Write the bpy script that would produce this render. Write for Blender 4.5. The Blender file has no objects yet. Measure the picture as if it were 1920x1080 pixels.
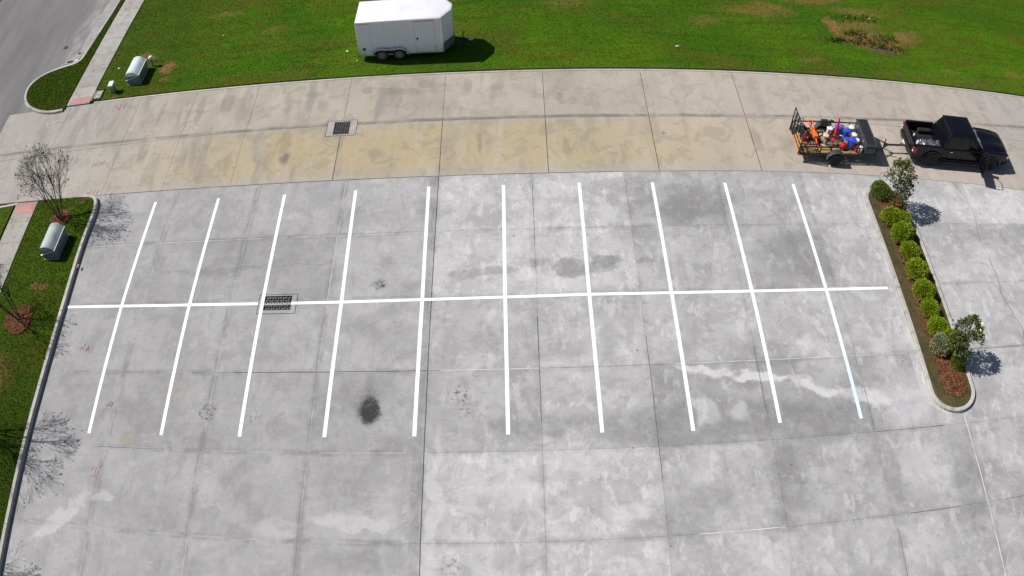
import bpy, bmesh, math, random
import numpy as np
from mathutils import Vector, Matrix

random.seed(7)
RNG = np.random.default_rng(7)
scene = bpy.context.scene
C = scene.collection

# ------------------------------------------------------------------ camera
# A drone camera about 25 m up with a wide lens that has barrel distortion.
CAM_LOC = Vector((16.0958, -19.7325, 25.33))
PITCH, YAW, ROLL = 0.898257, -0.017742, -0.0397007
cp, sp = math.cos(PITCH), math.sin(PITCH)
cyw, syw = math.cos(YAW), math.sin(YAW)
FWD = Vector((syw * cp, cyw * cp, -sp))
RGT0 = Vector((cyw, -syw, 0.0))
UP0 = RGT0.cross(FWD)
RGT = math.cos(ROLL) * RGT0 + math.sin(ROLL) * UP0
UPV = -math.sin(ROLL) * RGT0 + math.cos(ROLL) * UP0
cam_data = bpy.data.cameras.new('camera')
cam_data.type = 'PANO'
cam_data.sensor_fit = 'HORIZONTAL'
cam_data.sensor_width = 36.0
cam_data.sensor_height = 20.25
cam_data.clip_start = 0.1
cam_data.clip_end = 2000.0
cc = cam_data
cc.panorama_type = 'FISHEYE_LENS_POLYNOMIAL'
cc.fisheye_fov = math.radians(170)
cc.fisheye_polynomial_k0 = 0.0
cc.fisheye_polynomial_k1 = -0.032618594189851094
cc.fisheye_polynomial_k2 = -4.816763574680027e-06
cc.fisheye_polynomial_k3 = -1.5956919955374455e-06
cc.fisheye_polynomial_k4 = -3.103954502210246e-08
cam = bpy.data.objects.new('camera', cam_data)
C.objects.link(cam)
cam.matrix_world = Matrix.Translation(CAM_LOC) @ Matrix((
    (RGT.x, UPV.x, -FWD.x), (RGT.y, UPV.y, -FWD.y), (RGT.z, UPV.z, -FWD.z))).to_4x4()
scene.camera = cam

# ------------------------------------------------------------------ world, sun, exposure
SUN_TO = Vector((-0.82, 0.20, 1.0)).normalized()      # towards the sun
elev = math.asin(SUN_TO.z)
world = bpy.data.worlds.new('World')
scene.world = world
world.use_nodes = True
wn = world.node_tree
wn.nodes.clear()
sky = wn.nodes.new('ShaderNodeTexSky')
sky.sky_type = 'NISHITA'
sky.sun_disc = False
sky.sun_elevation = elev
sky.sun_rotation = math.atan2(SUN_TO.x, SUN_TO.y)
bg = wn.nodes.new('ShaderNodeBackground')
bg.inputs['Strength'].default_value = 0.058
wo = wn.nodes.new('ShaderNodeOutputWorld')
wn.links.new(sky.outputs[0], bg.inputs[0])
wn.links.new(bg.outputs[0], wo.inputs[0])
sd = bpy.data.lights.new('sun', 'SUN')
sd.energy = 4.7
sd.angle = math.radians(0.53)
sd.color = (1.0, 0.955, 0.90)
so = bpy.data.objects.new('sun', sd)
so.location = (0, 0, 60)
so.rotation_euler = SUN_TO.to_track_quat('Z', 'Y').to_euler()
C.objects.link(so)
scene.view_settings.view_transform = 'Standard'
scene.view_settings.look = 'None'
scene.view_settings.gamma = 1.0
scene.view_settings.use_curve_mapping = False
scene.view_settings.exposure = 0.10
scene.render.engine = 'CYCLES'

# ------------------------------------------------------------------ helpers
def tag(o, label=None, cat=None, group=None, kind=None):
    if label: o['label'] = label
    if cat: o['category'] = cat
    if group: o['group'] = group
    if kind: o['kind'] = kind
    return o

def empty(name, loc=(0, 0, 0), rz=0.0, parent=None):
    o = bpy.data.objects.new(name, None)
    o.empty_display_size = 0.3
    o.location = loc
    o.rotation_euler = (0, 0, rz)
    C.objects.link(o)
    if parent: o.parent = parent
    return o

def link_mesh(name, me, mat=None, parent=None, loc=None):
    o = bpy.data.objects.new(name, me)
    C.objects.link(o)
    if mat is not None and not me.materials: me.materials.append(mat)
    if parent: o.parent = parent
    if loc is not None: o.location = loc
    return o

class MB:
    """collects shapes and links them as one mesh object"""
    def __init__(s): s.bm = bmesh.new()
    def box(s, x0, x1, y0, y1, z0, z1, M=None, bevel=0.0):
        r = bmesh.ops.create_cube(s.bm, size=1.0)
        vs = r['verts']
        T = Matrix.Translation(((x0+x1)/2, (y0+y1)/2, (z0+z1)/2)) @ Matrix.Diagonal((x1-x0, y1-y0, z1-z0, 1))
        bmesh.ops.transform(s.bm, matrix=T, verts=vs)
        if bevel > 0:
            es = list({e for v in vs for e in v.link_edges})
            r2 = bmesh.ops.bevel(s.bm, geom=es, offset=bevel, segments=2, profile=0.6, affect='EDGES')
            vs = list({v for f in r2['faces'] for v in f.verts} | {v for v in vs if v.is_valid})
        if M is not None: bmesh.ops.transform(s.bm, matrix=M, verts=[v for v in vs if v.is_valid])
        return s
    def tube(s, p0, p1, r0, r1=None, n=8, cap=True):
        r1 = r0 if r1 is None else r1
        p0, p1 = Vector(p0), Vector(p1)
        d = (p1 - p0)
        if d.length < 1e-6: return s
        d.normalize()
        a = d.orthogonal().normalized(); b = d.cross(a)
        A, B = [], []
        for k in range(n):
            t = 2*math.pi*k/n
            u = a*math.cos(t) + b*math.sin(t)
            A.append(s.bm.verts.new(p0 + u*r0)); B.append(s.bm.verts.new(p1 + u*r1))
        for k in range(n):
            s.bm.faces.new((A[k], A[(k+1) % n], B[(k+1) % n], B[k]))
        if cap:
            s.bm.faces.new(A[::-1]); s.bm.faces.new(B)
        return s
    def path(s, pts, r, n=8):
        for a, b in zip(pts[:-1], pts[1:]): s.tube(a, b, r, r, n)
        return s
    def lathe(s, prof, axis='Z', center=(0, 0, 0), n=20, cap=True):
        """prof: list of (radius, height) about an axis"""
        rings = []
        c = Vector(center)
        for (r, h) in prof:
            ring = []
            for k in range(n):
                t = 2*math.pi*k/n
                if axis == 'Z': p = Vector((r*math.cos(t), r*math.sin(t), h))
                elif axis == 'Y': p = Vector((r*math.cos(t), h, r*math.sin(t)))
                else: p = Vector((h, r*math.cos(t), r*math.sin(t)))
                ring.append(s.bm.verts.new(c + p))
            rings.append(ring)
        for a, b in zip(rings[:-1], rings[1:]):
            for k in range(n):
                s.bm.faces.new((a[k], a[(k+1) % n], b[(k+1) % n], b[k]))
        if cap:
            s.bm.faces.new(rings[0][::-1]); s.bm.faces.new(rings[-1])
        return s
    def loft(s, rings, closed=True, cap=True):
        R = [[s.bm.verts.new(p) for p in ring] for ring in rings]
        n = len(R[0])
        for a, b in zip(R[:-1], R[1:]):
            for k in range(n if closed else n-1):
                s.bm.faces.new((a[k], a[(k+1) % n], b[(k+1) % n], b[k]))
        if cap and closed:
            s.bm.faces.new(R[0][::-1]); s.bm.faces.new(R[-1])
        return s
    def poly(s, pts):
        s.bm.faces.new([s.bm.verts.new(p) for p in pts]); return s
    def prism(s, pts, z0, z1):
        a = [s.bm.verts.new((p[0], p[1], z0)) for p in pts]
        b = [s.bm.verts.new((p[0], p[1], z1)) for p in pts]
        n = len(pts)
        s.bm.faces.new(b); s.bm.faces.new(a[::-1])
        for k in range(n): s.bm.faces.new((a[k], a[(k+1) % n], b[(k+1) % n], b[k]))
        return s
    def xzprism(s, pts, y0, y1, y0t=None):
        """extrude an x-z outline along y"""
        a = [s.bm.verts.new((p[0], y0, p[1])) for p in pts]
        b = [s.bm.verts.new((p[0], y1, p[1])) for p in pts]
        n = len(pts)
        s.bm.faces.new(a); s.bm.faces.new(b[::-1])
        for k in range(n): s.bm.faces.new((a[k], b[k], b[(k+1) % n], a[(k+1) % n]))
        return s
    def mesh(s, name, smooth=False, bevel=0.0):
        bmesh.ops.recalc_face_normals(s.bm, faces=s.bm.faces[:])
        if bevel > 0:
            es = [e for e in s.bm.edges if len(e.link_faces) == 2 and e.calc_face_angle(0) > 0.4]
            bmesh.ops.bevel(s.bm, geom=es, offset=bevel, segments=2, profile=0.6, affect='EDGES', clamp_overlap=True)
        me = bpy.data.meshes.new(name)
        s.bm.to_mesh(me); s.bm.free()
        if smooth:
            me.polygons.foreach_set('use_smooth', [True]*len(me.polygons))
            me.set_sharp_from_angle(angle=math.radians(38))
        return me
    def build(s, name, mat, parent=None, smooth=False, bevel=0.0, loc=None):
        me = s.mesh(name, smooth, bevel)
        me.materials.append(mat)
        return link_mesh(name, me, None, parent, loc)

def np_mesh(name, verts, faces_n, nper, mat, attr=None, smooth=False):
    """verts (N,3), faces as consecutive groups of nper verts or index array"""
    me = bpy.data.meshes.new(name)
    idx = faces_n.reshape(-1).astype(np.int32)
    nf = len(idx)//nper
    me.vertices.add(len(verts)); me.loops.add(len(idx)); me.polygons.add(nf)
    me.vertices.foreach_set('co', verts.astype(np.float32).reshape(-1))
    me.loops.foreach_set('vertex_index', idx)
    me.polygons.foreach_set('loop_start', np.arange(0, nf*nper, nper, dtype=np.int32))
    if attr is not None:
        a = me.attributes.new('tone', 'FLOAT', 'POINT')
        a.data.foreach_set('value', attr.astype(np.float32))
    me.update(calc_edges=True)
    me.validate()
    if smooth: me.polygons.foreach_set('use_smooth', [True]*nf)
    me.materials.append(mat)
    return me

# ------------------------------------------------------------------ node helpers
class NT:
    def __init__(s, name):
        s.m = bpy.data.materials.new(name); s.m.use_nodes = True
        s.t = s.m.node_tree; s.t.nodes.clear()
        s.out = s.t.nodes.new('ShaderNodeOutputMaterial')
        s.b = s.t.nodes.new('ShaderNodeBsdfPrincipled')
        s.t.links.new(s.b.outputs[0], s.out.inputs['Surface'])
    def n(s, typ, **kw):
        nd = s.t.nodes.new('ShaderNode' + typ)
        for k, v in kw.items(): setattr(nd, k, v)
        return nd
    def L(s, a, b): s.t.links.new(a, b)
    def pos(s):
        if not hasattr(s, '_p'): s._p = s.n('NewGeometry').outputs['Position']
        return s._p
    def objc(s): return s.n('TexCoord').outputs['Object']
    def noise(s, scale, detail=4, rough=0.55, vec=None, stretch=None, dist=0.0, loc=None):
        vec = vec if vec is not None else s.pos()
        if stretch or loc:
            mp = s.n('Mapping'); s.L(vec, mp.inputs['Vector'])
            if stretch: mp.inputs['Scale'].default_value = stretch
            if loc: mp.inputs['Location'].default_value = loc
            vec = mp.outputs[0]
        nd = s.n('TexNoise'); s.L(vec, nd.inputs['Vector'])
        nd.inputs['Scale'].default_value = scale; nd.inputs['Detail'].default_value = detail
        nd.inputs['Roughness'].default_value = rough; nd.inputs['Distortion'].default_value = dist
        return nd.outputs['Fac']
    def ramp(s, val, a, b, lo=0.0, hi=1.0, smooth=True):
        r = s.n('MapRange'); r.interpolation_type = 'SMOOTHSTEP' if smooth else 'LINEAR'
        s.L(val, r.inputs['Value'])
        r.inputs['From Min'].default_value = a; r.inputs['From Max'].default_value = b
        r.inputs['To Min'].default_value = lo; r.inputs['To Max'].default_value = hi
        return r.outputs[0]
    def math(s, op, a, b=None, clamp=False):
        m = s.n('Math', operation=op); m.use_clamp = clamp
        for i, v in enumerate((a, b)):
            if v is None: continue
            if isinstance(v, (int, float)): m.inputs[i].default_value = v
            else: s.L(v, m.inputs[i])
        return m.outputs[0]
    def mix(s, fac, a, b, blend='MIX'):
        m = s.n('Mix', data_type='RGBA', blend_type=blend)
        m.clamp_factor = True
        for sock, v in ((m.inputs[0], fac), (m.inputs[6], a), (m.inputs[7], b)):
            if isinstance(v, (int, float)): sock.default_value = v
            elif isinstance(v, (tuple, list)): sock.default_value = (*v[:3], 1.0)
            else: s.L(v, sock)
        return m.outputs[2]
    def xyz(s, vec=None):
        x = s.n('SeparateXYZ'); s.L(vec if vec is not None else s.pos(), x.inputs[0]); return x.outputs
    def stain(s, vec, cx, cy, rx, ry, rot=0.0, soft=0.5, amp=1.0):
        mp = s.n('Mapping', vector_type='TEXTURE'); s.L(vec, mp.inputs['Vector'])
        mp.inputs['Location'].default_value = (cx, cy, 0)
        mp.inputs['Rotation'].default_value = (0, 0, rot)
        mp.inputs['Scale'].default_value = (rx, ry, 1.0)
        l = s.n('VectorMath', operation='LENGTH'); s.L(mp.outputs[0], l.inputs[0])
        return s.ramp(l.outputs['Value'], 1.0, 1.0-soft, 0.0, amp)
    def bump(s, h, strength=0.3, dist=0.02):
        b = s.n('Bump'); b.inputs['Strength'].default_value = strength; b.inputs['Distance'].default_value = dist
        s.L(h, b.inputs['Height']); s.L(b.outputs[0], s.b.inputs['Normal'])
    def fin(s, col, rough=0.8, metal=0.0, spec=None, coat=None):
        for nm, v in (('Base Color', col), ('Roughness', rough), ('Metallic', metal), ('Specular IOR Level', spec), ('Coat Weight', coat)):
            if v is None: continue
            if isinstance(v, (int, float)): s.b.inputs[nm].default_value = v
            elif isinstance(v, (tuple, list)): s.b.inputs[nm].default_value = (*v[:3], 1.0)
            else: s.L(v, s.b.inputs[nm])
        return s.m

def warp(t, amount=0.6, scale=0.9, detail=4):
    nd = t.n('TexNoise'); t.L(t.pos(), nd.inputs['Vector'])
    nd.inputs['Scale'].default_value = scale; nd.inputs['Detail'].default_value = detail
    nd.inputs['Roughness'].default_value = 0.6
    sub = t.n('VectorMath', operation='SUBTRACT'); t.L(nd.outputs['Color'], sub.inputs[0]); sub.inputs[1].default_value = (0.5, 0.5, 0.5)
    sc = t.n('VectorMath', operation='SCALE'); t.L(sub.outputs[0], sc.inputs[0]); sc.inputs['Scale'].default_value = amount*2
    ad = t.n('VectorMath', operation='ADD'); t.L(t.pos(), ad.inputs[0]); t.L(sc.outputs[0], ad.inputs[1])
    ml = t.n('VectorMath', operation='MULTIPLY'); t.L(ad.outputs[0], ml.inputs[0]); ml.inputs[1].default_value = (1, 1, 0)
    return ml.outputs[0]

def paint(name, col, rough=0.45, metal=0.0, var=0.12, coat=None, spec=None, scale=6.0):
    """a plain coloured surface with slight grime"""
    t = NT(name)
    nz = t.noise(scale, 5, 0.6, vec=t.objc())
    c = t.mix(t.ramp(nz, 0.35, 0.75), col, tuple(v*(1-var*2.2) for v in col))
    r = t.ramp(t.noise(scale*3, 3, vec=t.objc()), 0.3, 0.7, max(rough-0.08, 0.03), min(rough+0.12, 1))
    return t.fin(c, r, metal, spec, coat)

# ------------------------------------------------------------------ ground materials
def joint_mask(t, coord, off, pitch, half, soft):
    """1 near lines coord = off + k*pitch"""
    pp = t.n('Math', operation='PINGPONG'); t.L(t.math('SUBTRACT', coord, off), pp.inputs[0]); pp.inputs[1].default_value = pitch/2
    return t.ramp(pp.outputs[0], half, half+soft, 1.0, 0.0)

def concrete_lot():
    t = NT('lot_concrete')
    w1 = warp(t, 0.8, 0.8, 7); w2 = warp(t, 0.22, 2.6); w3 = warp(t, 0.5, 1.4, 7)
    X = t.xyz()
    oi = t.n('ObjectInfo')
    big = t.noise(0.33, 5, 0.62, dist=0.6)
    mid = t.noise(1.0, 6, 0.62, stretch=(0.8, 1.25, 1), dist=0.35)
    fine = t.noise(5.5, 6, 0.7)
    grain = t.noise(38, 4, 0.7)
    cloud = t.ramp(big, 0.30, 0.72, 0.0, 1.0)
    c = t.mix(cloud, (0.302, 0.297, 0.295), (0.410, 0.405, 0.402))
    # hazy lighter and darker cloudy patches, sharper on one side
    k1 = t.ramp(mid, 0.46, 0.72)
    c = t.mix(t.math('MULTIPLY', k1, 0.34), c, (0.52, 0.51, 0.51))
    k2 = t.ramp(t.noise(0.75, 7, 0.66, loc=(31, 7, 0), dist=0.6), 0.48, 0.62)
    c = t.mix(t.math('MULTIPLY', k2, 0.36), c, (0.20, 0.196, 0.197))
    # thin pale scuffs and broom streaks
    k3 = t.ramp(t.noise(2.4, 7, 0.7, stretch=(0.55, 1.7, 1), loc=(3, 9, 0), dist=1.6), 0.60, 0.68)
    c = t.mix(t.math('MULTIPLY', k3, 0.42), c, (0.60, 0.59, 0.61))
    k4 = t.ramp(t.noise(1.3, 4, 0.6, stretch=(2.2, 0.5, 1), loc=(13, 2, 0)), 0.52, 0.70)
    c = t.mix(t.math('MULTIPLY', k4, 0.30), c, (0.21, 0.206, 0.206))
    c = t.mix(t.ramp(fine, 0.25, 0.8, 0.0, 0.30), c, (0.22, 0.218, 0.224))
    # mottling at hand size to metre size, crisper where the surface is worn
    m1 = t.ramp(t.noise(1.9, 10, 0.74, loc=(17, 3, 0), dist=0.25), 0.53, 0.60)
    m2 = t.ramp(t.noise(0.55, 10, 0.70, loc=(50, 13, 0), dist=0.3), 0.50, 0.565)
    m3 = t.ramp(t.noise(1.2, 10, 0.72, stretch=(1.6, 0.8, 1), loc=(5, 61, 0), dist=0.3), 0.54, 0.60)
    wr = t.ramp(X[0], 9.5, 15.5, 0.35, 1.0)
    c = t.mix(t.math('MULTIPLY', t.math('MULTIPLY', m2, wr), 0.30), c, (0.52, 0.515, 0.52))
    c = t.mix(t.math('MULTIPLY', t.math('MULTIPLY', m1, wr), 0.30), c, (0.21, 0.207, 0.21))
    c = t.mix(t.math('MULTIPLY', t.math('MULTIPLY', m3, wr), 0.34), c, (0.58, 0.572, 0.575))
    # slab tone
    tone = t.n('MixRGB') if False else None
    c = t.mix(1.0, c, oi.outputs['Color'], 'MULTIPLY')
    # fine dark drag marks and pale swirls
    k5 = t.ramp(t.noise(1.7, 8, 0.72, stretch=(0.6, 2.6, 1), loc=(41, 17, 0), dist=2.2), 0.60, 0.66)
    c = t.mix(t.math('MULTIPLY', k5, 0.34), c, (0.19, 0.187, 0.187))
    k6 = t.ramp(t.noise(3.6, 8, 0.75, loc=(8, 27, 0), dist=2.6), 0.63, 0.68)
    c = t.mix(t.math('MULTIPLY', k6, t.ramp(X[0], 6, 14, 0.15, 0.6)), c, (0.62, 0.61, 0.61))
    # darker flanks where the joints hold dirt
    fl = t.math('MAXIMUM', joint_mask(t, X[0], 0.95, 3.913, 0.03, 0.20), joint_mask(t, X[1], 0.10, 3.25, 0.03, 0.16))
    fl = t.math('MULTIPLY', fl, t.math('MULTIPLY', t.ramp(t.noise(0.9, 6, 0.7, loc=(5, 5, 5)), 0.42, 0.60, 0.0, 0.55), t.ramp(X[0], 12.0, 15.0, 1.0, 0.55)))
    jl = t.math('MAXIMUM', joint_mask(t, X[0], 0.95, 3.913, 0.018, 0.02), joint_mask(t, X[1], 0.10, 3.25, 0.018, 0.02))
    jl = t.math('MULTIPLY', jl, t.math('MULTIPLY', t.ramp(X[0], 13.5, 11.5), t.ramp(t.noise(0.7, 4, 0.6, loc=(2, 8, 0)), 0.42, 0.55, 0.1, 0.7)))
    c = t.mix(fl, c, (0.150, 0.147, 0.148)); c = t.mix(jl, c, (0.46, 0.455, 0.45))
    # the strip beside the long construction joint
    sm = t.math('MULTIPLY', t.ramp(X[0], 12.33, 12.40), t.ramp(X[0], 12.72, 12.76, 1.0, 0.0))
    c = t.mix(t.math('MULTIPLY', sm, t.ramp(t.noise(1.2, 6, .7), 0.35, 0.65, 0.05, 0.5)), c, (0.20, 0.198, 0.20))
    brk = t.ramp(t.noise(1.5, 9, 0.74, loc=(70, 7, 0), dist=0.4), 0.34, 0.56, 0.45, 1.25)
    def put(lst, col, vec, extra=None):
        nonlocal c
        acc = None
        for a in lst:
            m = t.stain(vec, *a)
            acc = m if acc is None else t.math('MAXIMUM', acc, m)
        if extra is None: acc = t.math('MULTIPLY', acc, brk)
        if extra is not None: acc = t.math('MULTIPLY', acc, extra)
        c = t.mix(acc, c, col)
    # broad darker, damp looking areas
    put([(23.2, 4.6, 2.4, 1.5, 0, 0.6, 0.42), (27.0, 1.8, 2.3, 2.0, 0.2, 0.6, 0.34), (22.0, -5.6, 5.5, 1.0, 0.03, 0.5, 0.40),
         (26.2, -5.8, 3.2, 1.1, -0.1, 0.5, 0.42), (25.2, -2.95, 2.4, 0.6, 0, 0.5, 0.25), (16.5, -5.4, 2.3, 0.7, 0.0, 0.5, 0.35),
         (24.7, -8.0, 0.9, 2.4, 0.05, 0.6, 0.42), (28.6, -8.2, 0.6, 2.0, 0.05, 0.6, 0.40), (31.6, -8.6, 0.9, 2.6, 0.0, 0.6, 0.38),
         (21.3, -8.8, 2.2, 1.2, 0.3, 0.7, 0.36), (5.2, 2.6, 3.4, 1.1, 0, 0.5, 0.16), (6.9, -7.8, 1.7, 1.4, 0, 0.5, 0.18),
         (11.0, -10.2, 2.0, 0.8, 0, 0.5, 0.24), (10.2, -7.4, 2.4, 0.9, 0, 0.5, 0.15), (14.6, -2.1, 1.8, 0.7, 0, 0.7, 0.24),
         (10.4, -1.4, 1.6, 0.6, -0.1, 0.7, 0.20), (38.5, 2.8, 3.6, 0.7, 0.02, 0.5, 0.26), (1.6, -8.6, 1.2, 1.0, 0, 0.5, 0.16)],
        (0.155, 0.153, 0.160), w1)
    # tide line blotches across the middle of the lot
    put([(18.0, 1.40, 0.75, 0.50, 0, 0.3, 0.46), (19.35, 1.62, 0.75, 0.42, 0, 0.3, 0.50), (18.7, 1.2, 1.5, 0.3, 0.1, 0.4, 0.36), (16.7, 1.72, 0.45, 0.24, 0.2, 0.3, 0.36), (20.9, 1.60, 0.26, 0.34, 0, 0.35, 0.42),
         (14.6, 1.25, 1.7, 0.26, 0.10, 0.3, 0.34), (4.2, 1.75, 1.9, 0.17, 0.05, 0.35, 0.32), (2.4, 1.62, 1.3, 0.13, -0.1, 0.4, 0.24), (7.4, 1.95, 1.5, 0.10, 0.03, 0.5, 0.20)],
        (0.15, 0.147, 0.15), w3)
    # pale washed streaks
    put([(22.4, -3.45, 1.4, 0.26, -0.12, 0.6, 0.85), (24.4, -3.85, 1.6, 0.30, -0.22, 0.6, 0.95), (26.5, -4.45, 1.5, 0.30, -0.25, 0.6, 0.95), (28.4, -5.0, 1.4, 0.42, -0.2, 0.6, 0.85), (22.0, -5.0, .4, .9, 0, .6, .6), (23.4, -5.2, .5, .7, 0, .6, .5), (19.4, -8.6, 1.2, .5, .3, .7, .6), (15.6, -7.9, 1.4, .6, 0, .8, .4),
         (30.0, -5.4, 1.3, 0.9, 0.2, 0.5, 0.45), (22.4, -5.2, 0.6, 0.7, 0, 0.5, 0.40), (-0.4, -9.4, 1.6, 0.35, 0.75, 0.4, 0.42), (1.2, -8.5, 0.7, 0.22, 0.1, 0.5, 0.35),
         (7.9, -9.3, 1.2, 0.5, 0, 0.4, 0.32), (10.6, -8.9, 1.8, 0.42, 0, 0.4, 0.42), (30.1, -8.0, 1.2, 1.3, 0, 0.7, 0.36), (13.1, -8.2, 0.28, 3.6, 0.0, 0.6, 0.45)],
        (0.56, 0.555, 0.57), w1)
    # rust and earth tints
    put([(1.75, -6.05, 0.55, 0.28, 0, 0.8, 0.45), (3.4, -3.9, 0.9, 0.35, 0, 0.8, 0.22)], (0.33, 0.27, 0.15), w2)
    # oil
    gr = t.ramp(t.noise(7, 6, 0.7), 0.36, 0.60, 0.45, 1.0)
    put([(10.72, -4.15, 0.45, 1.1, 0.0, 0.9, 0.5), (10.72, -4.66, 0.72, 0.98, 0.1, 0.75, 0.80), (10.72, 0.80, 0.45, 0.38, 0, 0.8, 0.5)], (0.085, 0.083, 0.082), w2, gr)
    put([(10.80, -4.75, 0.46, 0.66, 0.1, 0.45, 1.0)], (0.022, 0.021, 0.021), w2, t.ramp(t.noise(5, 7, 0.75), 0.34, 0.46, 0.25, 1.0))
    sp_ = t.ramp(t.noise(6.5, 5, 0.7, loc=(2, 2, 0)), 0.52, 0.58)
    put([(4.75, -4.85, 0.60, 0.55, 0, 0.9, 1.0), (4.95, -5.05, 0.3, 0.25, 0, 0.8, 1.0), (13.90, -4.2, 0.5, 0.8, 0.1, 0.9, 0.9), (14.05, -4.85, 0.42, 0.40, 0, 0.9, 1.0), (10.72, 0.80, 0.45, 0.42, 0, 0.9, 1.0), (10.85, 0.72, 0.25, 0.3, 0, 0.8, 1.0), (6.65, -5.0, 0.45, 0.4, 0, 0.6, 0.4),
         (13.7, -10.4, 0.5, 0.5, 0, 0.6, 0.5), (30.4, -3.6, 0.35, 0.5, 0, 0.6, 0.45)], (0.05, 0.048, 0.047), w2, sp_)
    # small random dark specks
    v = t.n('TexVoronoi'); t.L(t.pos(), v.inputs['Vector']); v.inputs['Scale'].default_value = 0.9
    spk = t.math('MULTIPLY', t.ramp(v.outputs['Distance'], 0.022, 0.045, 0.75, 0.0), t.ramp(t.noise(0.6, 2), 0.5, 0.55))
    c = t.mix(spk, c, (0.07, 0.065, 0.06))
    c = t.mix(t.ramp(grain, 0.3, 0.7, 0.0, 0.16), c, (0.20, 0.20, 0.205))
    t.bump(t.math('ADD', t.math('MULTIPLY', grain, 0.5), t.math('MULTIPLY', fine, 0.6)), 0.25, 0.006)
    return t.fin(c, t.ramp(mid, 0.3, 0.7, 0.72, 0.92), 0, 0.35)

def concrete_road():
    t = NT('road_concrete')
    w1 = warp(t, 0.5, 0.8); w2 = warp(t, 0.2, 2.6)
    X = t.xyz()
    oi = t.n('ObjectInfo')
    big = t.noise(0.4, 5, 0.6, dist=0.5)
    c = t.mix(t.ramp(big, 0.3, 0.7), (0.345, 0.308, 0.250), (0.435, 0.392, 0.325))
    # the sandy yellow wash on the lane next to the lot
    low = t.math('MULTIPLY', t.ramp(X[1], 10.25, 9.5), t.ramp(X[1], 6.6, 7.5, 0.25, 1.0))
    xr = t.math('MULTIPLY', t.ramp(X[0], -5.0, 6.0), t.ramp(X[0], 20.0, 34.0, 1.0, 0.15))
    ye = t.math('MULTIPLY', t.math('MULTIPLY', low, xr), t.ramp(t.noise(0.55, 5, 0.6, loc=(9, 1, 0), dist=1.0), 0.33, 0.62, 0.55, 0.95))
    c = t.mix(ye, c, (0.445, 0.355, 0.200))
    # rose tint to the right, grey to the far left
    c = t.mix(t.ramp(X[0], 16.0, 30.0, 0.0, 0.5), c, (0.46, 0.395, 0.355))
    c = t.mix(t.ramp(X[0], 0.5, -8.0, 0.0, 0.75), c, (0.35, 0.335, 0.325))
    c = t.mix(t.ramp(X[0], 38.0, 42.0, 0.0, 0.6), c, (0.36, 0.35, 0.345))
    # tyre and drip streaks that run across the lanes
    st = t.ramp(t.noise(0.8, 5, 0.6, stretch=(1.7, 0.33, 1), loc=(4, 4, 0)), 0.50, 0.66)
    c = t.mix(t.math('MULTIPLY', st, t.ramp(X[0], 8, 20, 0.62, 0.30)), c, (0.235, 0.218, 0.20))
    sl = t.ramp(t.noise(0.8, 6, 0.6, stretch=(1.5, 0.4, 1), loc=(44, 4, 0)), 0.52, 0.64)
    c = t.mix(t.math('MULTIPLY', sl, 0.35), c, (0.50, 0.455, 0.39))
    st2 = t.ramp(t.noise(1.5, 6, 0.65, stretch=(0.8, 0.8, 1), loc=(14, 24, 0), dist=1.0), 0.52, 0.60)
    c = t.mix(t.math('MULTIPLY', st2, 0.45), c, (0.27, 0.235, 0.175))
    # gutter line dirt along the middle seam
    dm = t.math('ABSOLUTE', t.math('SUBTRACT', X[1], t.math('ADD', 10.16, t.math('MULTIPLY', t.noise(0.5, 3), 0.16))))
    dd = t.math('MULTIPLY', t.ramp(dm, 0.01, 0.17, 1.0, 0.0), t.ramp(t.noise(0.7, 5, 0.65, stretch=(1, 0.2, 1)), 0.33, 0.62, 0.25, 0.9))
    c = t.mix(dd, c, (0.155, 0.148, 0.135))
    def put(lst, col, vec):
        nonlocal c
        acc = None
        for a in lst:
            m = t.stain(vec, *a); acc = m if acc is None else t.math('MAXIMUM', acc, m)
        c = t.mix(acc, c, col)
    put([(5.75, 8.15, 0.34, 0.60, 0, 0.7, 0.9), (9.9, 8.1, .5, .5, 0, .7, .35), (3.0, 8.0, .3, 1.0, 0, .7, .35), (9.0, 12.6, .35, .35, 0, .4, .4), (10.2, 12.5, .8, .35, 0, .4, .4), (11.8, 12.9, .5, .4, 0, .5, .4), (7.0, 11.6, .35, .6, 0, .5, .3), (13.8, 12.6, .3, .8, 0, .6, .35), (5.6, 9.0, 0.35, 1.3, 0.05, 0.6, 0.34), (14.45, 8.5, 0.14, 0.9, 0, 0.5, 0.45), (18.1, 11.6, 0.2, 0.55, 0, 0.4, 0.38),
         (18.2, 8.2, 0.22, 0.75, 0, 0.5, 0.35), (26.8, 8.6, 0.35, 1.1, 0.1, 0.6, 0.35), (28.2, 8.2, 0.5, 0.9, 0.1, 0.6, 0.3), (15.2, 12.5, 0.5, 0.4, 0, 0.6, 0.3), (11.0, 12.4, 1.4, 0.35, 0, 0.6, 0.3),
         (0.6, 12.0, 0.28, 1.5, 0, 0.5, 0.4), (2.0, 12.4, 0.45, 1.0, 0, 0.5, 0.42), (-1.6, 12.2, 0.2, 1.3, 0, 0.5, 0.34), (6.4, 12.6, 0.7, 0.3, 0, 0.5, 0.3), (22.6, 9.0, 0.12, 0.1, 0, 0.4, 0.7)],
        (0.150, 0.138, 0.118), w2)
    # pinkish wash where the road meets the lot
    edge = t.math('MULTIPLY', t.ramp(X[1], 7.0, 6.5), t.ramp(t.noise(1.2, 4), 0.35, 0.6, 0.1, 0.6))
    c = t.mix(edge, c, (0.44, 0.37, 0.35))
    c = t.mix(1.0, c, oi.outputs['Color'], 'MULTIPLY')
    v = t.n('TexVoronoi'); t.L(t.pos(), v.inputs['Vector']); v.inputs['Scale'].default_value = 0.8
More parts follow.
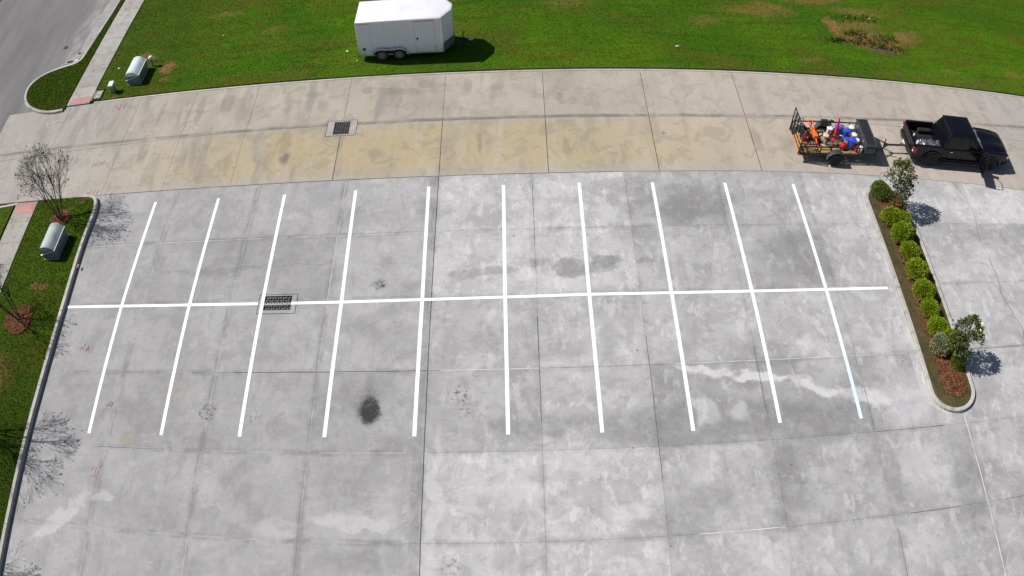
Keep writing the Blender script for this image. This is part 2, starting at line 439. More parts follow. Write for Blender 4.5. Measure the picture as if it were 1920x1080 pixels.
    c = t.mix(t.math('MULTIPLY', t.ramp(v.outputs['Distance'], 0.022, 0.05, 0.7, 0.0), t.ramp(t.noise(0.6, 2), 0.5, 0.55)), c, (0.07, 0.065, 0.06))
    grain = t.noise(38, 4, 0.7); fine = t.noise(5.5, 6, 0.7)
    c = t.mix(t.ramp(fine, 0.3, 0.8, 0.0, 0.25), c, (0.25, 0.235, 0.21))
    c = t.mix(t.ramp(grain, 0.3, 0.7, 0.0, 0.16), c, (0.22, 0.21, 0.19))
    t.bump(t.math('ADD', t.math('MULTIPLY', grain, 0.5), t.math('MULTIPLY', fine, 0.6)), 0.25, 0.006)
    return t.fin(c, 0.85, 0, 0.35)

def simple_concrete(name, a, b, dirt=(0.13, 0.12, 0.10), dk=0.35):
    t = NT(name)
    c = t.mix(t.ramp(t.noise(0.9, 6, 0.65, dist=0.6), 0.3, 0.7), a, b)
    c = t.mix(t.math('MULTIPLY', t.ramp(t.noise(2.6, 6, 0.7, loc=(3, 3, 3)), 0.50, 0.68), dk), c, dirt)
    g = t.noise(35, 4, 0.7)
    c = t.mix(t.ramp(g, 0.3, 0.7, 0, 0.2), c, dirt)
    t.bump(g, 0.3, 0.006)
    oi = t.n('ObjectInfo')
    r = t.ramp(oi.outputs['Random'], 0, 1, 0.86, 1.08, smooth=False)
    cm = t.n('CombineXYZ'); [t.L(r, cm.inputs[i]) for i in range(3)]
    c = t.mix(1.0, c, cm.outputs[0], 'MULTIPLY')
    return t.fin(c, 0.85, 0, 0.35)

def grass_mat(name, blade=False):
    t = NT(name)
    w = warp(t, 0.7, 0.9)
    X = t.xyz()
    big = t.noise(0.16, 4, 0.6, dist=0.5)
    mid = t.noise(0.9, 6, 0.65, stretch=(0.45, 1.5, 1), dist=0.8)
    fine = t.noise(7.0, 5, 0.7, stretch=(0.5, 1.4, 1))
    c = t.mix(t.ramp(big, 0.35, 0.65), (0.046, 0.128, 0.0035), (0.080, 0.168, 0.0040))
    c = t.mix(t.math('MULTIPLY', t.ramp(mid, 0.45, 0.70), 0.40), c, (0.036, 0.088, 0.004))
    # olive and straw patches
    ol = t.ramp(t.noise(0.30, 6, 0.62, stretch=(0.7, 1.3, 1), loc=(21, 4, 0), dist=0.8), 0.46, 0.66)
    c = t.mix(t.math('MULTIPLY', ol, 0.75), c, (0.100, 0.102, 0.011))
    sr = t.ramp(t.noise(0.9, 6, 0.65, stretch=(0.28, 2.4, 1), loc=(1, 44, 0), dist=0.4), 0.50, 0.66)
    c = t.mix(t.math('MULTIPLY', sr, 0.5), c, (0.026, 0.066, 0.004))
    sr2 = t.ramp(t.noise(0.6, 7, 0.68, stretch=(0.35, 1.8, 1), loc=(33, 12, 0), dist=0.3), 0.50, 0.64)
    c = t.mix(t.math('MULTIPLY', sr2, 0.45), c, (0.105, 0.110, 0.010))
    # the left lawn is duller
    c = t.mix(t.ramp(X[0], 2.5, -5.5, 0.0, 0.60), c, (0.052, 0.075, 0.006))
    lawn_dark = t.math('MULTIPLY', t.ramp(X[1], -1.0, -8.0, 0.0, 0.6), t.ramp(X[0], -2.0, -2.4))  # left lawns turn a darker green towards the bottom
    c = t.mix(lawn_dark, c, (0.016, 0.034, 0.004))
    acc = None
    for a in [(32.6, 20.8, 2.8, 1.1, 0, 0.8, 0.62), (29.6, 19.3, 2.8, 1.0, 0, 0.8, 0.50), (33.5, 18.0, 0.6, 1.3, 0.2, 0.6, 0.85), (34.6, 18.0, 1.8, .8, 0, .8, .5), (38.2, 17.6, 1.2, 1.0, 0, .8, .45), (35.3, 18.2, 2.2, 0.9, 0, 0.8, 0.40), (37.6, 17.2, 0.7, 0.9, 0.2, 0.5, 0.7), (35.4, 17.1, 1.0, 0.35, -0.2, 0.5, 0.8),
              (35.4, 16.8, 2.6, 1.3, -0.1, 0.8, 0.85), (35.5, 19.6, 2.6, .6, 0, .8, .45), (36.2, 16.0, 1.1, 0.35, -0.2, 0.5, 0.9), (44.0, 14.6, 1.0, 0.35, 0, 0.8, 0.5), (31.0, 14.6, 1.4, 0.3, 0, 0.8, 0.35), (39.5, 14.4, 0.8, 0.3, 0, 0.8, 0.4), (26.0, 17.9, 1.4, 0.7, 0, 0.8, 0.3), (18.8, 19.6, 2.2, 0.8, 0, 0.8, 0.25),
              (-2.4, 15.9, 0.7, 0.8, 0, 0.6, 0.85), (-3.9, 17.3, 0.9, 0.35, -0.4, 0.6, 0.7), (-4.6, 13.6, 1.0, 0.3, 0, 0.6, 0.75), (-2.2, 14.8, 0.7, 0.25, 0, 0.6, 0.5), (0.0, 20.6, 1.3, 0.3, 0.1, 0.6, 0.5), (3.2, 18.6, 1.2, 0.5, 0, 0.8, 0.35),
              (-4.6, 1.15, 0.75, 0.28, 0.1, 0.6, 0.8), (-3.95, 6.15, 0.55, 0.25, 0, 0.6, 0.7), (-4.7, 5.5, 0.5, 0.2, 0, 0.6, 0.5), (-5.4, -3.4, 1.4, 1.5, 0, 0.8, 0.35), (12.5, 20.5, 1.5, 0.5, 0, 0.8, 0.4)]:
        m = t.stain(w, *a); acc = m if acc is None else t.math('MAXIMUM', acc, m)
    dirtc = t.mix(t.noise(1.3, 4), (0.21, 0.085, 0.022), (0.36, 0.20, 0.11))
    c = t.mix(t.math('MULTIPLY', acc, 0.75 if blade else 1.0), c, dirtc)
    # dry fringe along the road edge
    ed = t.math('MULTIPLY', t.ramp(X[1], 14.3, 13.6), t.ramp(t.noise(1.6, 4), 0.3, 0.65, 0.0, 0.5))
    ed = t.math('MULTIPLY', ed, t.ramp(X[1], 10, 11))
    c = t.mix(ed, c, (0.12, 0.105, 0.03))
    c = t.mix(t.ramp(fine, 0.35, 0.75, 0.0, 0.30), c, (0.026, 0.060, 0.004))
    if blade:
        at = t.n('Attribute', attribute_name='tone')
        c = t.mix(t.ramp(at.outputs['Fac'], 0, 1, 0.0, 0.6, smooth=False), c, t.mix(0.4, c, (0.15, 0.19, 0.010)))
        t.fin(c, 0.75, 0, 0.2)
        tr = t.n('BsdfTranslucent'); t.L(c, tr.inputs[0])
        ms = t.n('MixShader'); ms.inputs[0].default_value = 0.25
        t.L(t.b.outputs[0], ms.inputs[1]); t.L(tr.outputs[0], ms.inputs[2]); t.L(ms.outputs[0], t.out.inputs['Surface'])
        return t.m
    t.bump(t.math('ADD', fine, t.math('MULTIPLY', t.noise(30, 4, 0.8), 0.7)), 0.8, 0.05)
    return t.fin(c, 0.95, 0, 0.1)

def leaf_mat(name, a, b, rough=0.4, trans=0.25, spec=0.5):
    t = NT(name)
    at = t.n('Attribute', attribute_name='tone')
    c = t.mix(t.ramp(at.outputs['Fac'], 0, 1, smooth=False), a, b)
    t.fin(c, rough, 0, spec)
    tr = t.n('BsdfTranslucent'); t.L(c, tr.inputs[0])
    ms = t.n('MixShader'); ms.inputs[0].default_value = trans
    t.L(t.b.outputs[0], ms.inputs[1]); t.L(tr.outputs[0], ms.inputs[2]); t.L(ms.outputs[0], t.out.inputs['Surface'])
    return t.m

M = {}
M['lot'] = concrete_lot()
M['road'] = concrete_road()
M['joint'] = simple_concrete('joint_dirt', (0.13, 0.127, 0.122), (0.20, 0.195, 0.188))
M['kerb'] = simple_concrete('kerb_concrete', (0.40, 0.385, 0.36), (0.52, 0.50, 0.47), dk=0.5)
M['kerb_pale'] = simple_concrete('kerb_pale', (0.52, 0.49, 0.44), (0.62, 0.59, 0.54), dk=0.3)
M['walk'] = simple_concrete('sidewalk_concrete', (0.33, 0.31, 0.285), (0.42, 0.40, 0.37), dk=0.55)
def street_mat():
    t = NT('street_surface'); X = t.xyz()
    c = t.mix(t.ramp(t.noise(0.35, 6, 0.6, stretch=(2.2, 0.35, 1), dist=0.3), 0.3, 0.7), (0.140, 0.134, 0.138), (0.195, 0.188, 0.190))
    c = t.mix(t.math('MULTIPLY', t.ramp(X[0], -11.8, -9.3), t.ramp(t.noise(0.7, 7, 0.68, stretch=(1.4, 0.5, 1)), 0.42, 0.60, 0.2, 0.9)), c, (0.34, 0.33, 0.32))
    c = t.mix(t.ramp(t.noise(35, 4, 0.7), 0.3, 0.7, 0, 0.3), c, (0.11, 0.107, 0.108))
    return t.fin(c, 0.85, 0, 0.3)
M['street'] = street_mat()
M['gutter'] = simple_concrete('gutter_concrete', (0.30, 0.29, 0.275), (0.40, 0.39, 0.37), dk=0.4)
M['grass'] = grass_mat('lawn')
M['blade'] = grass_mat('grass_blades', True)
M['iron'] = paint('cast_iron', (0.020, 0.020, 0.022), 0.75, 0.1, 0.2, spec=0.2)
M['pit'] = paint('pit_dark', (0.008, 0.008, 0.009), 0.9)
M['red_pad'] = simple_concrete('red_pad', (0.46, 0.20, 0.19), (0.56, 0.30, 0.28), dirt=(0.35, 0.22, 0.2), dk=0.35)
M['survey'] = paint('survey_paint', (0.42, 0.16, 0.145), 0.8, var=0.2)
M['survey_dark'] = paint('survey_paint_dark', (0.22, 0.10, 0.10), 0.8, var=0.2)
M['chalk'] = paint('chalk_paint', (0.52, 0.51, 0.49), 0.8, var=0.2)
M['seal_dark'] = paint('joint_filler', (0.03, 0.03, 0.032), 0.7)
M['seal_white'] = paint('joint_sealant', (0.66, 0.65, 0.63), 0.7, var=0.2, scale=2.0)
def mk_stripe():
    t = NT('stripe_paint')
    X = t.xyz()
    base = t.mix(t.math('MULTIPLY', t.math('MULTIPLY', t.ramp(X[0], 27.0, 27.2), t.ramp(X[1], -1.6, -4.2)), 0.8), (0.86, 0.87, 0.88), (0.58, 0.77, 0.90))
    wv = t.math('MULTIPLY', t.ramp(t.noise(1.1, 6, 0.7), 0.50, 0.64), t.ramp(t.noise(22, 5, 0.8), 0.48, 0.62, 0.0, 0.55))
    c = t.mix(t.ramp(t.noise(30, 4, 0.8), 0.60, 0.78, 0, 0.4), base, (0.55, 0.55, 0.56))
    c = t.mix(wv, c, (0.50, 0.50, 0.51))
    return t.fin(c, 0.6, 0, 0.4)
M['stripe'] = mk_stripe()

# ------------------------------------------------------------------ terrain and pavement bases
g = MB(); g.poly([(-500, -500, -0.12), (540, -500, -0.12), (540, 540, -0.12), (-500, 540, -0.12)])
o = g.build('ground', M['grass']); tag(o, kind='structure')

def boxes_obj(name, rects, z0, z1, mat, parent=None, color=None):
    b = MB()
    for (x0, x1, y0, y1) in rects: b.box(x0, x1, y0, y1, z0, z1)
    o = b.build(name, mat, parent)
    if color: o.color = (*color, 1.0)
    return o

def minus(rect, hole):
    x0, x1, y0, y1 = rect; a0, a1, b0, b1 = hole
    if a0 >= x1 or a1 <= x0 or b0 >= y1 or b1 <= y0: return [rect]
    out = []
    if y0 < b0: out.append((x0, x1, y0, b0))
    if y1 > b1: out.append((x0, x1, b1, y1))
    m0, m1 = max(y0, b0), min(y1, b1)
    if x0 < a0: out.append((x0, a0, m0, m1))
    if x1 > a1: out.append((a1, x1, m0, m1))
    return out

def road_bottom(x):
    return 6.55 if x < 24 else 6.55 - 0.0037*(min(x, 44)-24)**2
def road_mid(x):
    return (9.90 + 0.03*(x+6) if x < 4 else 10.16) if x < 22 else 10.16 - 0.0026*(x-22)**2
def road_top(x):
    return 13.62 - (0.0013*(x-18)**2 if x > 18 else 0)
INLET_ROAD = (7.42, 8.85, 9.42, 10.50)
INLET_LOT = (6.02, 7.58, -0.52, 0.42)

# parking lot: a bed of joint dirt and one slab per bay of the joint grid
lot = boxes_obj('parking_lot', [(-3.97, 60, -24, 6.54)], -0.6, -0.027, M['joint'])
tag(lot, kind='structure')
XS = [-3.95, 0.95, 4.85, 8.75, 12.75, 16.65, 20.5, 24.45, 28.35, 32.25, 36.2, 40.1, 44.0, 47.9, 51.8, 55.7]
YS = [6.53, 3.40, 0.10, -3.15, -6.40, -9.65, -12.9, -16.2, -19.5]
TONE = [  # rows from the road towards the camera, columns left to right
    [0.99, 0.99, 1.00, 1.06, 1.22, 1.18, 0.98, 1.00, 1.16, 1.20, 1.22, 1.2, 1.2, 1.2, 1.2],
    [0.97, 0.94, 0.92, 1.03, 1.22, 1.20, 1.04, 1.00, 1.10, 1.12, 1.10, 1.1, 1.1, 1.1, 1.1],
    [0.95, 0.95, 0.97, 1.02, 1.06, 1.12, 1.12, 1.14, 1.18, 1.16, 1.12, 1.1, 1.1, 1.1, 1.1],
    [0.93, 0.90, 0.91, 0.93, 1.02, 1.10, 0.96, 0.94, 1.06, 1.14, 1.10, 1.1, 1.1, 1.1, 1.1],
    [0.98, 0.97, 0.97, 1.02, 1.20, 1.20, 1.08, 1.04, 1.08, 1.06, 1.04, 1.1, 1.1, 1.1, 1.1],
    [1.00, 0.99, 1.01, 1.00, 1.18, 1.20, 1.12, 1.08, 1.04, 1.02, 1.02, 1.0, 1.0, 1.0, 1.0],
    [1.0]*15, [1.0]*15]
for j in range(len(YS)-1):
    for i in range(len(XS)-1):
        gx = 0.007 if abs(XS[i]-12.75) > 0.1 else 0.018
        g2 = 0.007 if abs(XS[i+1]-12.75) > 0.1 else 0.018
        gy0 = 0.012 if abs(YS[j+1]+3.15) < 0.1 else 0.006
        gy1 = 0.012 if abs(YS[j]+3.15) < 0.1 else 0.006
        r = (XS[i]+gx/2 if i else XS[i], XS[i+1]-g2/2, YS[j+1]+gy0/2, YS[j]-gy1/2)
        rects = minus(r, INLET_LOT)
        tn = TONE[j][i]
        tn = 1 + (tn-1)*1.30 if tn > 1 else tn; tn *= 1.0 if i < 4 else 0.985 + 0.02*((i*7+j*3) % 4)/3
        if j == 0 and r[1] > 24:
            b = MB(); cuts = [r[0]+(r[1]-r[0])*k/4 for k in range(5)]
            top = lambda x: road_bottom(x)-0.014
            ring = [(r[0], r[2]), (r[1], r[2])] + [(x, top(x)) for x in cuts[::-1]]
            b.prism(ring, -0.024, 0.0); o = b.build('slab', M['lot'], lot); o.color = (tn, tn, tn, 1)
        else: boxes_obj('slab', rects, -0.024, 0.0, M['lot'], lot, (tn, tn, tn*0.998))

# road: two lanes of slabs
bed = MB()
xs = list(np.arange(-12.5, 70, 2.0))
up = [(x, road_top(x)+0.02, -0.022) for x in xs]; dn = [(x, road_bottom(x)-0.03, -0.022) for x in xs]
for k in range(len(xs)-1): bed.poly([dn[k], dn[k+1], up[k+1], up[k]])
road = bed.build('driveway_road', M['joint']); tag(road, kind='structure')
RX = [-12.0, -7.6, -3.2, 0.05, 3.45, 8.15, 12.75, 17.35, 22.05, 26.6, 31.15, 35.6, 40.05, 44.6, 49.2, 53.8, 58.4]
def road_slab(x0, x1, lo, hi, hole=None, color=(1, 1, 1)):
    b = MB(); n = 4
    if hole and not (hole[0] >= x1 or hole[1] <= x0):
        cuts = sorted({x0, x1, *[h for h in hole[:2] if x0 < h < x1]})
    else:
        cuts = [x0 + (x1-x0)*k/n for k in range(n+1)]; hole = None
    for a, c_ in zip(cuts[:-1], cuts[1:]):
        segs = [(lo, hi)]
        if hole and a >= hole[0]-1e-6 and c_ <= hole[1]+1e-6:
            segs = []
            h0, h1 = hole[2], hole[3]
            if lo(a) < h0 < hi(a): segs.append((lo, lambda x: h0))
            if lo(a) < h1 < hi(a): segs.append((lambda x: h1, hi))
            if not segs and (lo(a) >= h1 or hi(a) <= h0): segs = [(lo, hi)]
        for (f0, f1) in segs:
            b.prism([(a, f0(a)), (c_, f0(c_)), (c_, f1(c_)), (a, f1(a))], -0.020, 0.0)
    o = b.build('slab', M['road'], road); o.color = (*color, 1)
G_ = 0.014
for i in range(len(RX)-1):
    x0, x1 = RX[i]+G_/2, RX[i+1]-G_/2
    for lane in (0, 1):
        tn = random.uniform(0.95, 1.05)
        if lane == 0: road_slab(x0, x1, lambda x: road_bottom(x)+0.006, lambda x: road_mid(x)-0.008, INLET_ROAD, (tn, tn, tn))
        else: road_slab(x0, x1, lambda x: road_mid(x)+0.008, road_top, INLET_ROAD, (tn, tn*1.0, tn*1.01))

# street on the far left
st = MB()
st.prism([(-12.02, -40), (-12.02, 12.9), (-8.7, 12.9), (-8.6, 24), (-8.5, 60), (-19.9, 60), (-19.9, -40)], -0.30, -0.004)
o = st.build('street', M['street']); tag(o, kind='structure')
gt = MB()
gt.prism([(-9.20, 18.35), (-8.82, 18.35), (-8.62, 24), (-8.4, 60), (-9.35, 60), (-9.28, 24), (-9.30, 20)], -0.2, 0.0)
o = gt.build('gutter', M['gutter']); tag(o, kind='structure')
fl = MB(); fl.prism([(-60, -40), (-20.15, -40), (-20.15, 60), (-60, 60)], -0.2, 0.10)
o = fl.build('street_verge', M['grass']); tag(o, kind='structure')

# ------------------------------------------------------------------ kerbs
def offset_path(pts, w):
    out = []
    n = len(pts)
    for i, p in enumerate(pts):
        a = Vector(pts[max(i-1, 0)]); b = Vector(pts[min(i+1, n-1)])
        d = (b-a).normalized(); nrm = Vector((-d.y, d.x))
        out.append(Vector(p) + nrm*w)
    return out
def resample(pts, step):
    pts = [Vector(p) for p in pts]; out = [pts[0]]; 
    for a, b in zip(pts[:-1], pts[1:]):
        L = (b-a).length; k = max(1, int(round(L/step)))
        for q in range(1, k+1): out.append(a.lerp(b, q/k))
    return out
def smooth_path(pts, it=2, closed=False):
    pts = [Vector(p) for p in pts]
    for _ in range(it):
        out = [] if closed else [pts[0]]
        n = len(pts)
        rng = range(n) if closed else range(n-1)
        for i in rng:
            a, b = pts[i], pts[(i+1) % n]
            out += [a*0.75+b*0.25, a*0.25+b*0.75]
        if not closed: out.append(pts[-1])
        pts = out
    return pts
def kerb(name, pts, w, h, mat, seg=3.0, z0=-0.02, closed=False):
    """kerb of separate cast sections with fine gaps; w to the left of the path"""
    root = empty(name); tag(root, kind='structure')
    P = resample(pts, 0.25)
    if closed: P.append(P[0].copy())
    O = offset_path(P, w); I1 = offset_path(P, 0.02); I2 = offset_path(P, w-0.015)
    if closed:
        for A_ in (O, I1, I2): A_[-1] = A_[0] = (A_[-1]+A_[0])/2
    i = 0; n = len(P); per = max(2, int(seg/0.25))
    while i < n-1:
        j = min(n-1, i+per)
        if n-1-j < 3: j = n-1
        b = MB(); rings = []
        for k in range(i, j+1):
            p, q, o_, e = P[k], I1[k], I2[k], O[k]
            if k == i: f = 0.008
            elif k == j: f = -0.008
            else: f = 0
            if f and 0 < k < n-1 or (f and closed):
                d = (P[min(k+1, n-1)]-P[max(k-1, 0)]).normalized()*f
                p, q, o_, e = p+d, q+d, o_+d, e+d
            rings.append([(p.x, p.y, z0), (p.x, p.y, h-0.03), (q.x, q.y, h), (o_.x, o_.y, h), (e.x, e.y, h-0.012), (e.x, e.y, z0)])
        b.loft(rings, closed=True, cap=True)
        b.build('kerb_section', mat, root)
        i = j
    return root

# lot kerb on the left
LK = smooth_path([(-4.15, 6.50), (-3.62, 6.47), (-3.25, 6.30), (-3.05, 5.85), (-2.98, 5.2), (-3.02, 3.6), (-2.82, 0.1), (-2.72, -3.0), (-2.66, -6.7), (-2.55, -9.8), (-2.45, -14), (-2.4, -22)], 2)
kerb('lot_kerb', LK[::-1], 0.17, 0.19, M['kerb'], 3.2)
# island kerb, a long ring with round ends
def stadium(x0, x1, y0, y1, r, n=8, skew=0.0):
    pts = []
    for cx_, cy_, a0 in ((x1-r, y1-r, 0), (x0+r, y1-r, 90), (x0+r, y0+r, 180), (x1-r, y0+r, 270)):
        for k in range(n+1):
            a = math.radians(a0 + 90*k/n)
            y = cy_+r*math.sin(a)
            pts.append(Vector((cx_+r*math.cos(a)+skew*y, y)))
    return pts
ISL = stadium(30.98, 33.02, -5.95, 5.62, 1.01)
kerb('island_kerb', ISL, 0.16, 0.15, M['kerb'], 3.1, closed=True)
# flat concrete gutter strip around the left side of the island kerb
A1 = [p for p in stadium(30.975, 33.02, -5.96, 5.63, 1.01)]; A1 = [p for p in A1 if p.x < 31.9]
A2 = [p + Vector((-.34 if abs(p.y) < 4.7 else -.30*max(0, (32-p.x))/1.0, (.10 if p.y > 4.6 else -.0)*max(0, (31.9-p.x)))) for p in A1]
ap = MB()
for k in range(len(A1)-1): ap.poly([(A1[k].x, A1[k].y, .004), (A2[k].x, A2[k].y, .004), (A2[k+1].x, A2[k+1].y, .004), (A1[k+1].x, A1[k+1].y, .004)])
o = ap.build('island_gutter', M['lot']); o.color = (1.3, 1.3, 1.3, 1); tag(o, kind='structure')
# bulb kerb at the street corner
BK = smooth_path([(-8.30, 60), (-8.44, 24.0), (-8.60, 20.5), (-8.72, 18.6), (-8.80, 17.72), (-9.5, 17.55), (-10.3, 17.35), (-11.15, 16.95), (-11.72, 16.2), (-11.68, 15.2), (-11.15, 14.25), (-10.37, 13.66), (-9.5, 13.27), (-8.75, 13.15), (-8.08, 13.22)], 2)
kerb('street_kerb', BK, 0.17, 0.13, M['kerb'], 3.2)
kerb('far_street_kerb', [(-20.0, 60), (-20.0, -40)][::-1], 0.16, 0.12, M['kerb'], 6.0)
# road edge kerbs, low and narrow
RE = [(x, road_top(x)+0.005) for x in np.arange(-6.2, 60, 1.5)]
kerb('road_kerb', RE, 0.10, 0.035, M['kerb_pale'], 4.5)
kerb('corner_kerb', [(-8.02, 6.42), (-12.0, 6.0)], 0.14, 0.10, M['kerb'], 3)
kerb('lawn_kerb', [(-4.2, 6.50), (-5.4, 6.50), (-6.55, 6.46)], 0.09, 0.05, M['kerb'], 3)

# ------------------------------------------------------------------ sidewalks
def sidewalk(name, x0, x1, ys, pad):
    root = boxes_obj(name, [(x0, x1, min(ys), max(ys))], -0.2, 0.055, M['joint']); tag(root, kind='structure')
    for a, b in zip(ys[:-1], ys[1:]):
        lo, hi = min(a, b), max(a, b)
        p = MB(); p.box(x0, x1, lo+0.008, hi-0.008, 0.056, 0.075+random.uniform(0, 0.006)); p.build('paving_panel', M['walk'], root)
    t_ = MB(); t_.box(x0+0.12, x1-0.06, pad[0], pad[1], 0.07, 0.086)
    for i in range(14):
        for j in range(5):
            px = x0+0.2+i*0.085; py = pad[0]+0.06+j*(pad[1]-pad[0]-0.12)/4
            t_.box(px, px+0.03, py, py+0.03, 0.086, 0.091)
    t_.build('tactile_pad', M['red_pad'], root)
sidewalk('sidewalk', -7.95, -6.47, [13.62+1.52*k for k in range(30)], (13.68, 14.18))
sidewalk('lower_sidewalk', -8.10, -6.78, [6.40-1.30*k for k in range(22)], (5.66, 6.30))

# ------------------------------------------------------------------ lawns
def lawn(name, pts, z=0.13):
    b = MB(); b.prism(pts, -0.1, z); o = b.build(name, M['grass']); tag(o, kind='structure'); return o
FIELD = [(-6.36, 13.74)] + [(x, road_top(x)+0.125) for x in np.arange(-4.5, 60, 1.5)] + [(60, 90), (-6.36, 90)]
lawn('grass_field', FIELD, 0.10)
lk_in = [tuple(p) for p in offset_path(LK, -0.18)]
LEFT = [(-6.66, 6.38), (-4.3, 6.38)][::-1] + [(-6.66, -22)] + lk_in[::-1][:-4]
lawn('side_lawn', LEFT, 0.135)
lawn('outer_lawn', [(-8.22, 6.26), (-11.9, 5.86), (-11.9, -22), (-8.22, -22)], 0.09)
bk_in = [tuple(p) for p in offset_path(BK, 0.18)]
bk_in = [p for p in bk_in if p[0] < -8.05]
lawn('corner_lawn', [(-8.02, 13.45), (-8.02, 60)] + bk_in, 0.10)

def blades(name, poly, n, zbase, h=(0.02, 0.05), seed=1, dens=None):
    rng = np.random.default_rng(seed)
    P = np.array(poly)[:, :2]; lo, hi = P.min(0), P.max(0)
    hi = np.minimum(hi, [52, 29]); lo = np.maximum(lo, [-20, -13])
    q = rng.uniform(lo, hi, (n*3, 2))
    inside = np.zeros(len(q), bool)
    j = len(P)-1
    for i in range(len(P)):
        xi, yi = P[i]; xj, yj = P[j]
        c_ = ((yi > q[:, 1]) != (yj > q[:, 1])) & (q[:, 0] < (xj-xi)*(q[:, 1]-yi)/(yj-yi+1e-12)+xi)
        inside ^= c_; j = i
    q = q[inside][:n]
    n = len(q)
    # leave bare ground thin
    ang = rng.uniform(0, 2*np.pi, n); hh = rng.uniform(h[0], h[1], n)*(0.6+0.8*rng.random(n))
    wd = rng.uniform(0.012, 0.028, n)
    lean = rng.normal(0, 0.03, (n, 2))
    d = np.stack([np.cos(ang), np.sin(ang)], 1)*wd[:, None]
    v = np.zeros((n, 3, 3))
    v[:, 0, :2] = q-d; v[:, 1, :2] = q+d; v[:, 2, :2] = q+lean
    v[:, :2, 2] = zbase-0.01; v[:, 2, 2] = zbase+hh
    tone = np.repeat(rng.random(n), 3)
    me = np_mesh(name, v.reshape(-1, 3), np.arange(n*3), 3, M['blade'], tone)
    o = link_mesh(name, me); tag(o, label='short mown green grass blades of the lawn', cat='grass', kind='stuff')
    return o
o = blades('grass', FIELD, 330000, 0.10, seed=1); o['label'] = 'bright green mown grass of the wide field beyond the road'
o = blades('grass', LEFT, 60000, 0.135, seed=2); o['label'] = 'mown grass strip between the lower sidewalk and the lot kerb'
o = blades('grass', [(-8.22, 6.26), (-11.9, 5.86), (-11.9, -4), (-8.22, -4)], 9000, 0.09, seed=3); o['label'] = 'small wedge of grass left of the lower sidewalk'
o = blades('grass', [(-8.02, 13.45), (-8.02, 28)] + [p for p in bk_in if p[1] < 28], 22000, 0.10, seed=4); o['label'] = 'grass in the rounded corner between street kerb and upper sidewalk'

# ------------------------------------------------------------------ painted stall lines
def stripe(pts, w, z, name='painted_line'):
    b = MB()
    P = [Vector(p) for p in pts]; L_ = offset_path(P, w/2); R_ = offset_path(P, -w/2)
    for k in range(len(P)-1):
        b.poly([(L_[k].x, L_[k].y, z), (R_[k].x, R_[k].y, z), (R_[k+1].x, R_[k+1].y, z), (L_[k+1].x, L_[k+1].y, z)])
    return b.build(name, M['stripe'], lot)
TOPX = [-0.01, 3.10, 6.16, 9.27, 12.36, 15.46, 18.59, 21.65, 24.77, 27.84]
TOPY = [5.83, 5.82, 5.82, 5.87, 5.92, 5.88, 5.90, 5.86, 5.80, 5.72]
MIDX = [-0.03, 3.09, 6.19, 9.34, 12.41, 15.48, 18.59, 21.68, 24.82, 27.89]
BOTX = [0.07, 3.16, 6.23, 9.31, 12.40, 15.53, 18.65, 21.73, 24.84, 27.93]
BOTY = [-5.88, -5.84, -5.82, -5.80, -5.77, -5.76, -5.79, -5.88, -5.77, -5.83]
for k in range(10):
    stripe([(TOPX[k], TOPY[k]), (MIDX[k], 0.0), (BOTX[k], BOTY[k])], 0.138, 0.0075 if k == 2 else 0.004)
stripe([(-2.77, 0.03), (3.09, 0.0), (6.02, -0.02)], 0.135, 0.010)
stripe([(7.35, -0.03), (9.34, -0.035), (12.4, -0.01), (18.6, 0.04), (24.8, -0.02), (30.62, -0.06)], 0.135, 0.010)

# sealant and filler lines in a few joints
def seal(pts, w, mat, z=0.003, parent=lot):
    b = MB(); P = [Vector(p) for p in pts]; P = resample(P, 0.5)
    P = [p+Vector((random.uniform(-.004, .004), random.uniform(-.004, .004))) for p in P]
    L_ = offset_path(P, w/2); R_ = offset_path(P, -w/2)
    for k in range(len(P)-1):
        b.poly([(L_[k].x, L_[k].y, z), (R_[k].x, R_[k].y, z), (R_[k+1].x, R_[k+1].y, z), (L_[k+1].x, L_[k+1].y, z)])
    return b.build('joint_filler', mat, parent)
seal([(32.25, -6.05), (32.25, -22)], 0.035, M['seal_white'])
seal([(13.2, -3.15), (16.7, -3.15)], 0.028, M['seal_white'])
seal([(21.4, -3.15), (24.5, -3.15), (30.6, -3.17)], 0.022, M['seal_white'])
seal([(21.5, -9.65), (24.4, -9.65)], 0.03, M['seal_white'])
seal([(12.75, -22), (12.75, 6.5)], 0.024, M['seal_dark'])
seal([(5.6, -3.15), (12.7, -3.15)], 0.026, M['seal_dark'])
for (p_, q_) in (((16.65, 5.8), (16.65, 2.6)), ((16.63, -0.9), (16.65, -5.3)), ((20.5, -1.9), (20.5, -7.6)), ((24.42, -2.6), (24.42, -5.2)), ((28.35, -4.6), (28.35, -6.4)), ((28.4, -10.2), (28.4, -22)),
                 ((29.0, -9.67), (31.0, -9.67)), ((28.4, -6.4), (31.2, -6.41)), ((33.1, -9.65), (38, -9.65)), ((33.6, -3.2), (39, -3.2)), ((0.6, -6.42), (3.4, -6.40))): seal([p_, q_], 0.014, M['seal_dark'])
for a_ in (8.15, 12.75, 17.35, 22.05, 26.6): seal([(a_, road_bottom(a_)+.02), (a_, 10.1)], 0.026, M['seal_dark'], 0.003, road)
for a_ in (17.35, 22.05, 26.6): seal([(a_, 10.2), (a_, 13.5)], 0.020, M['seal_dark'], 0.003, road)
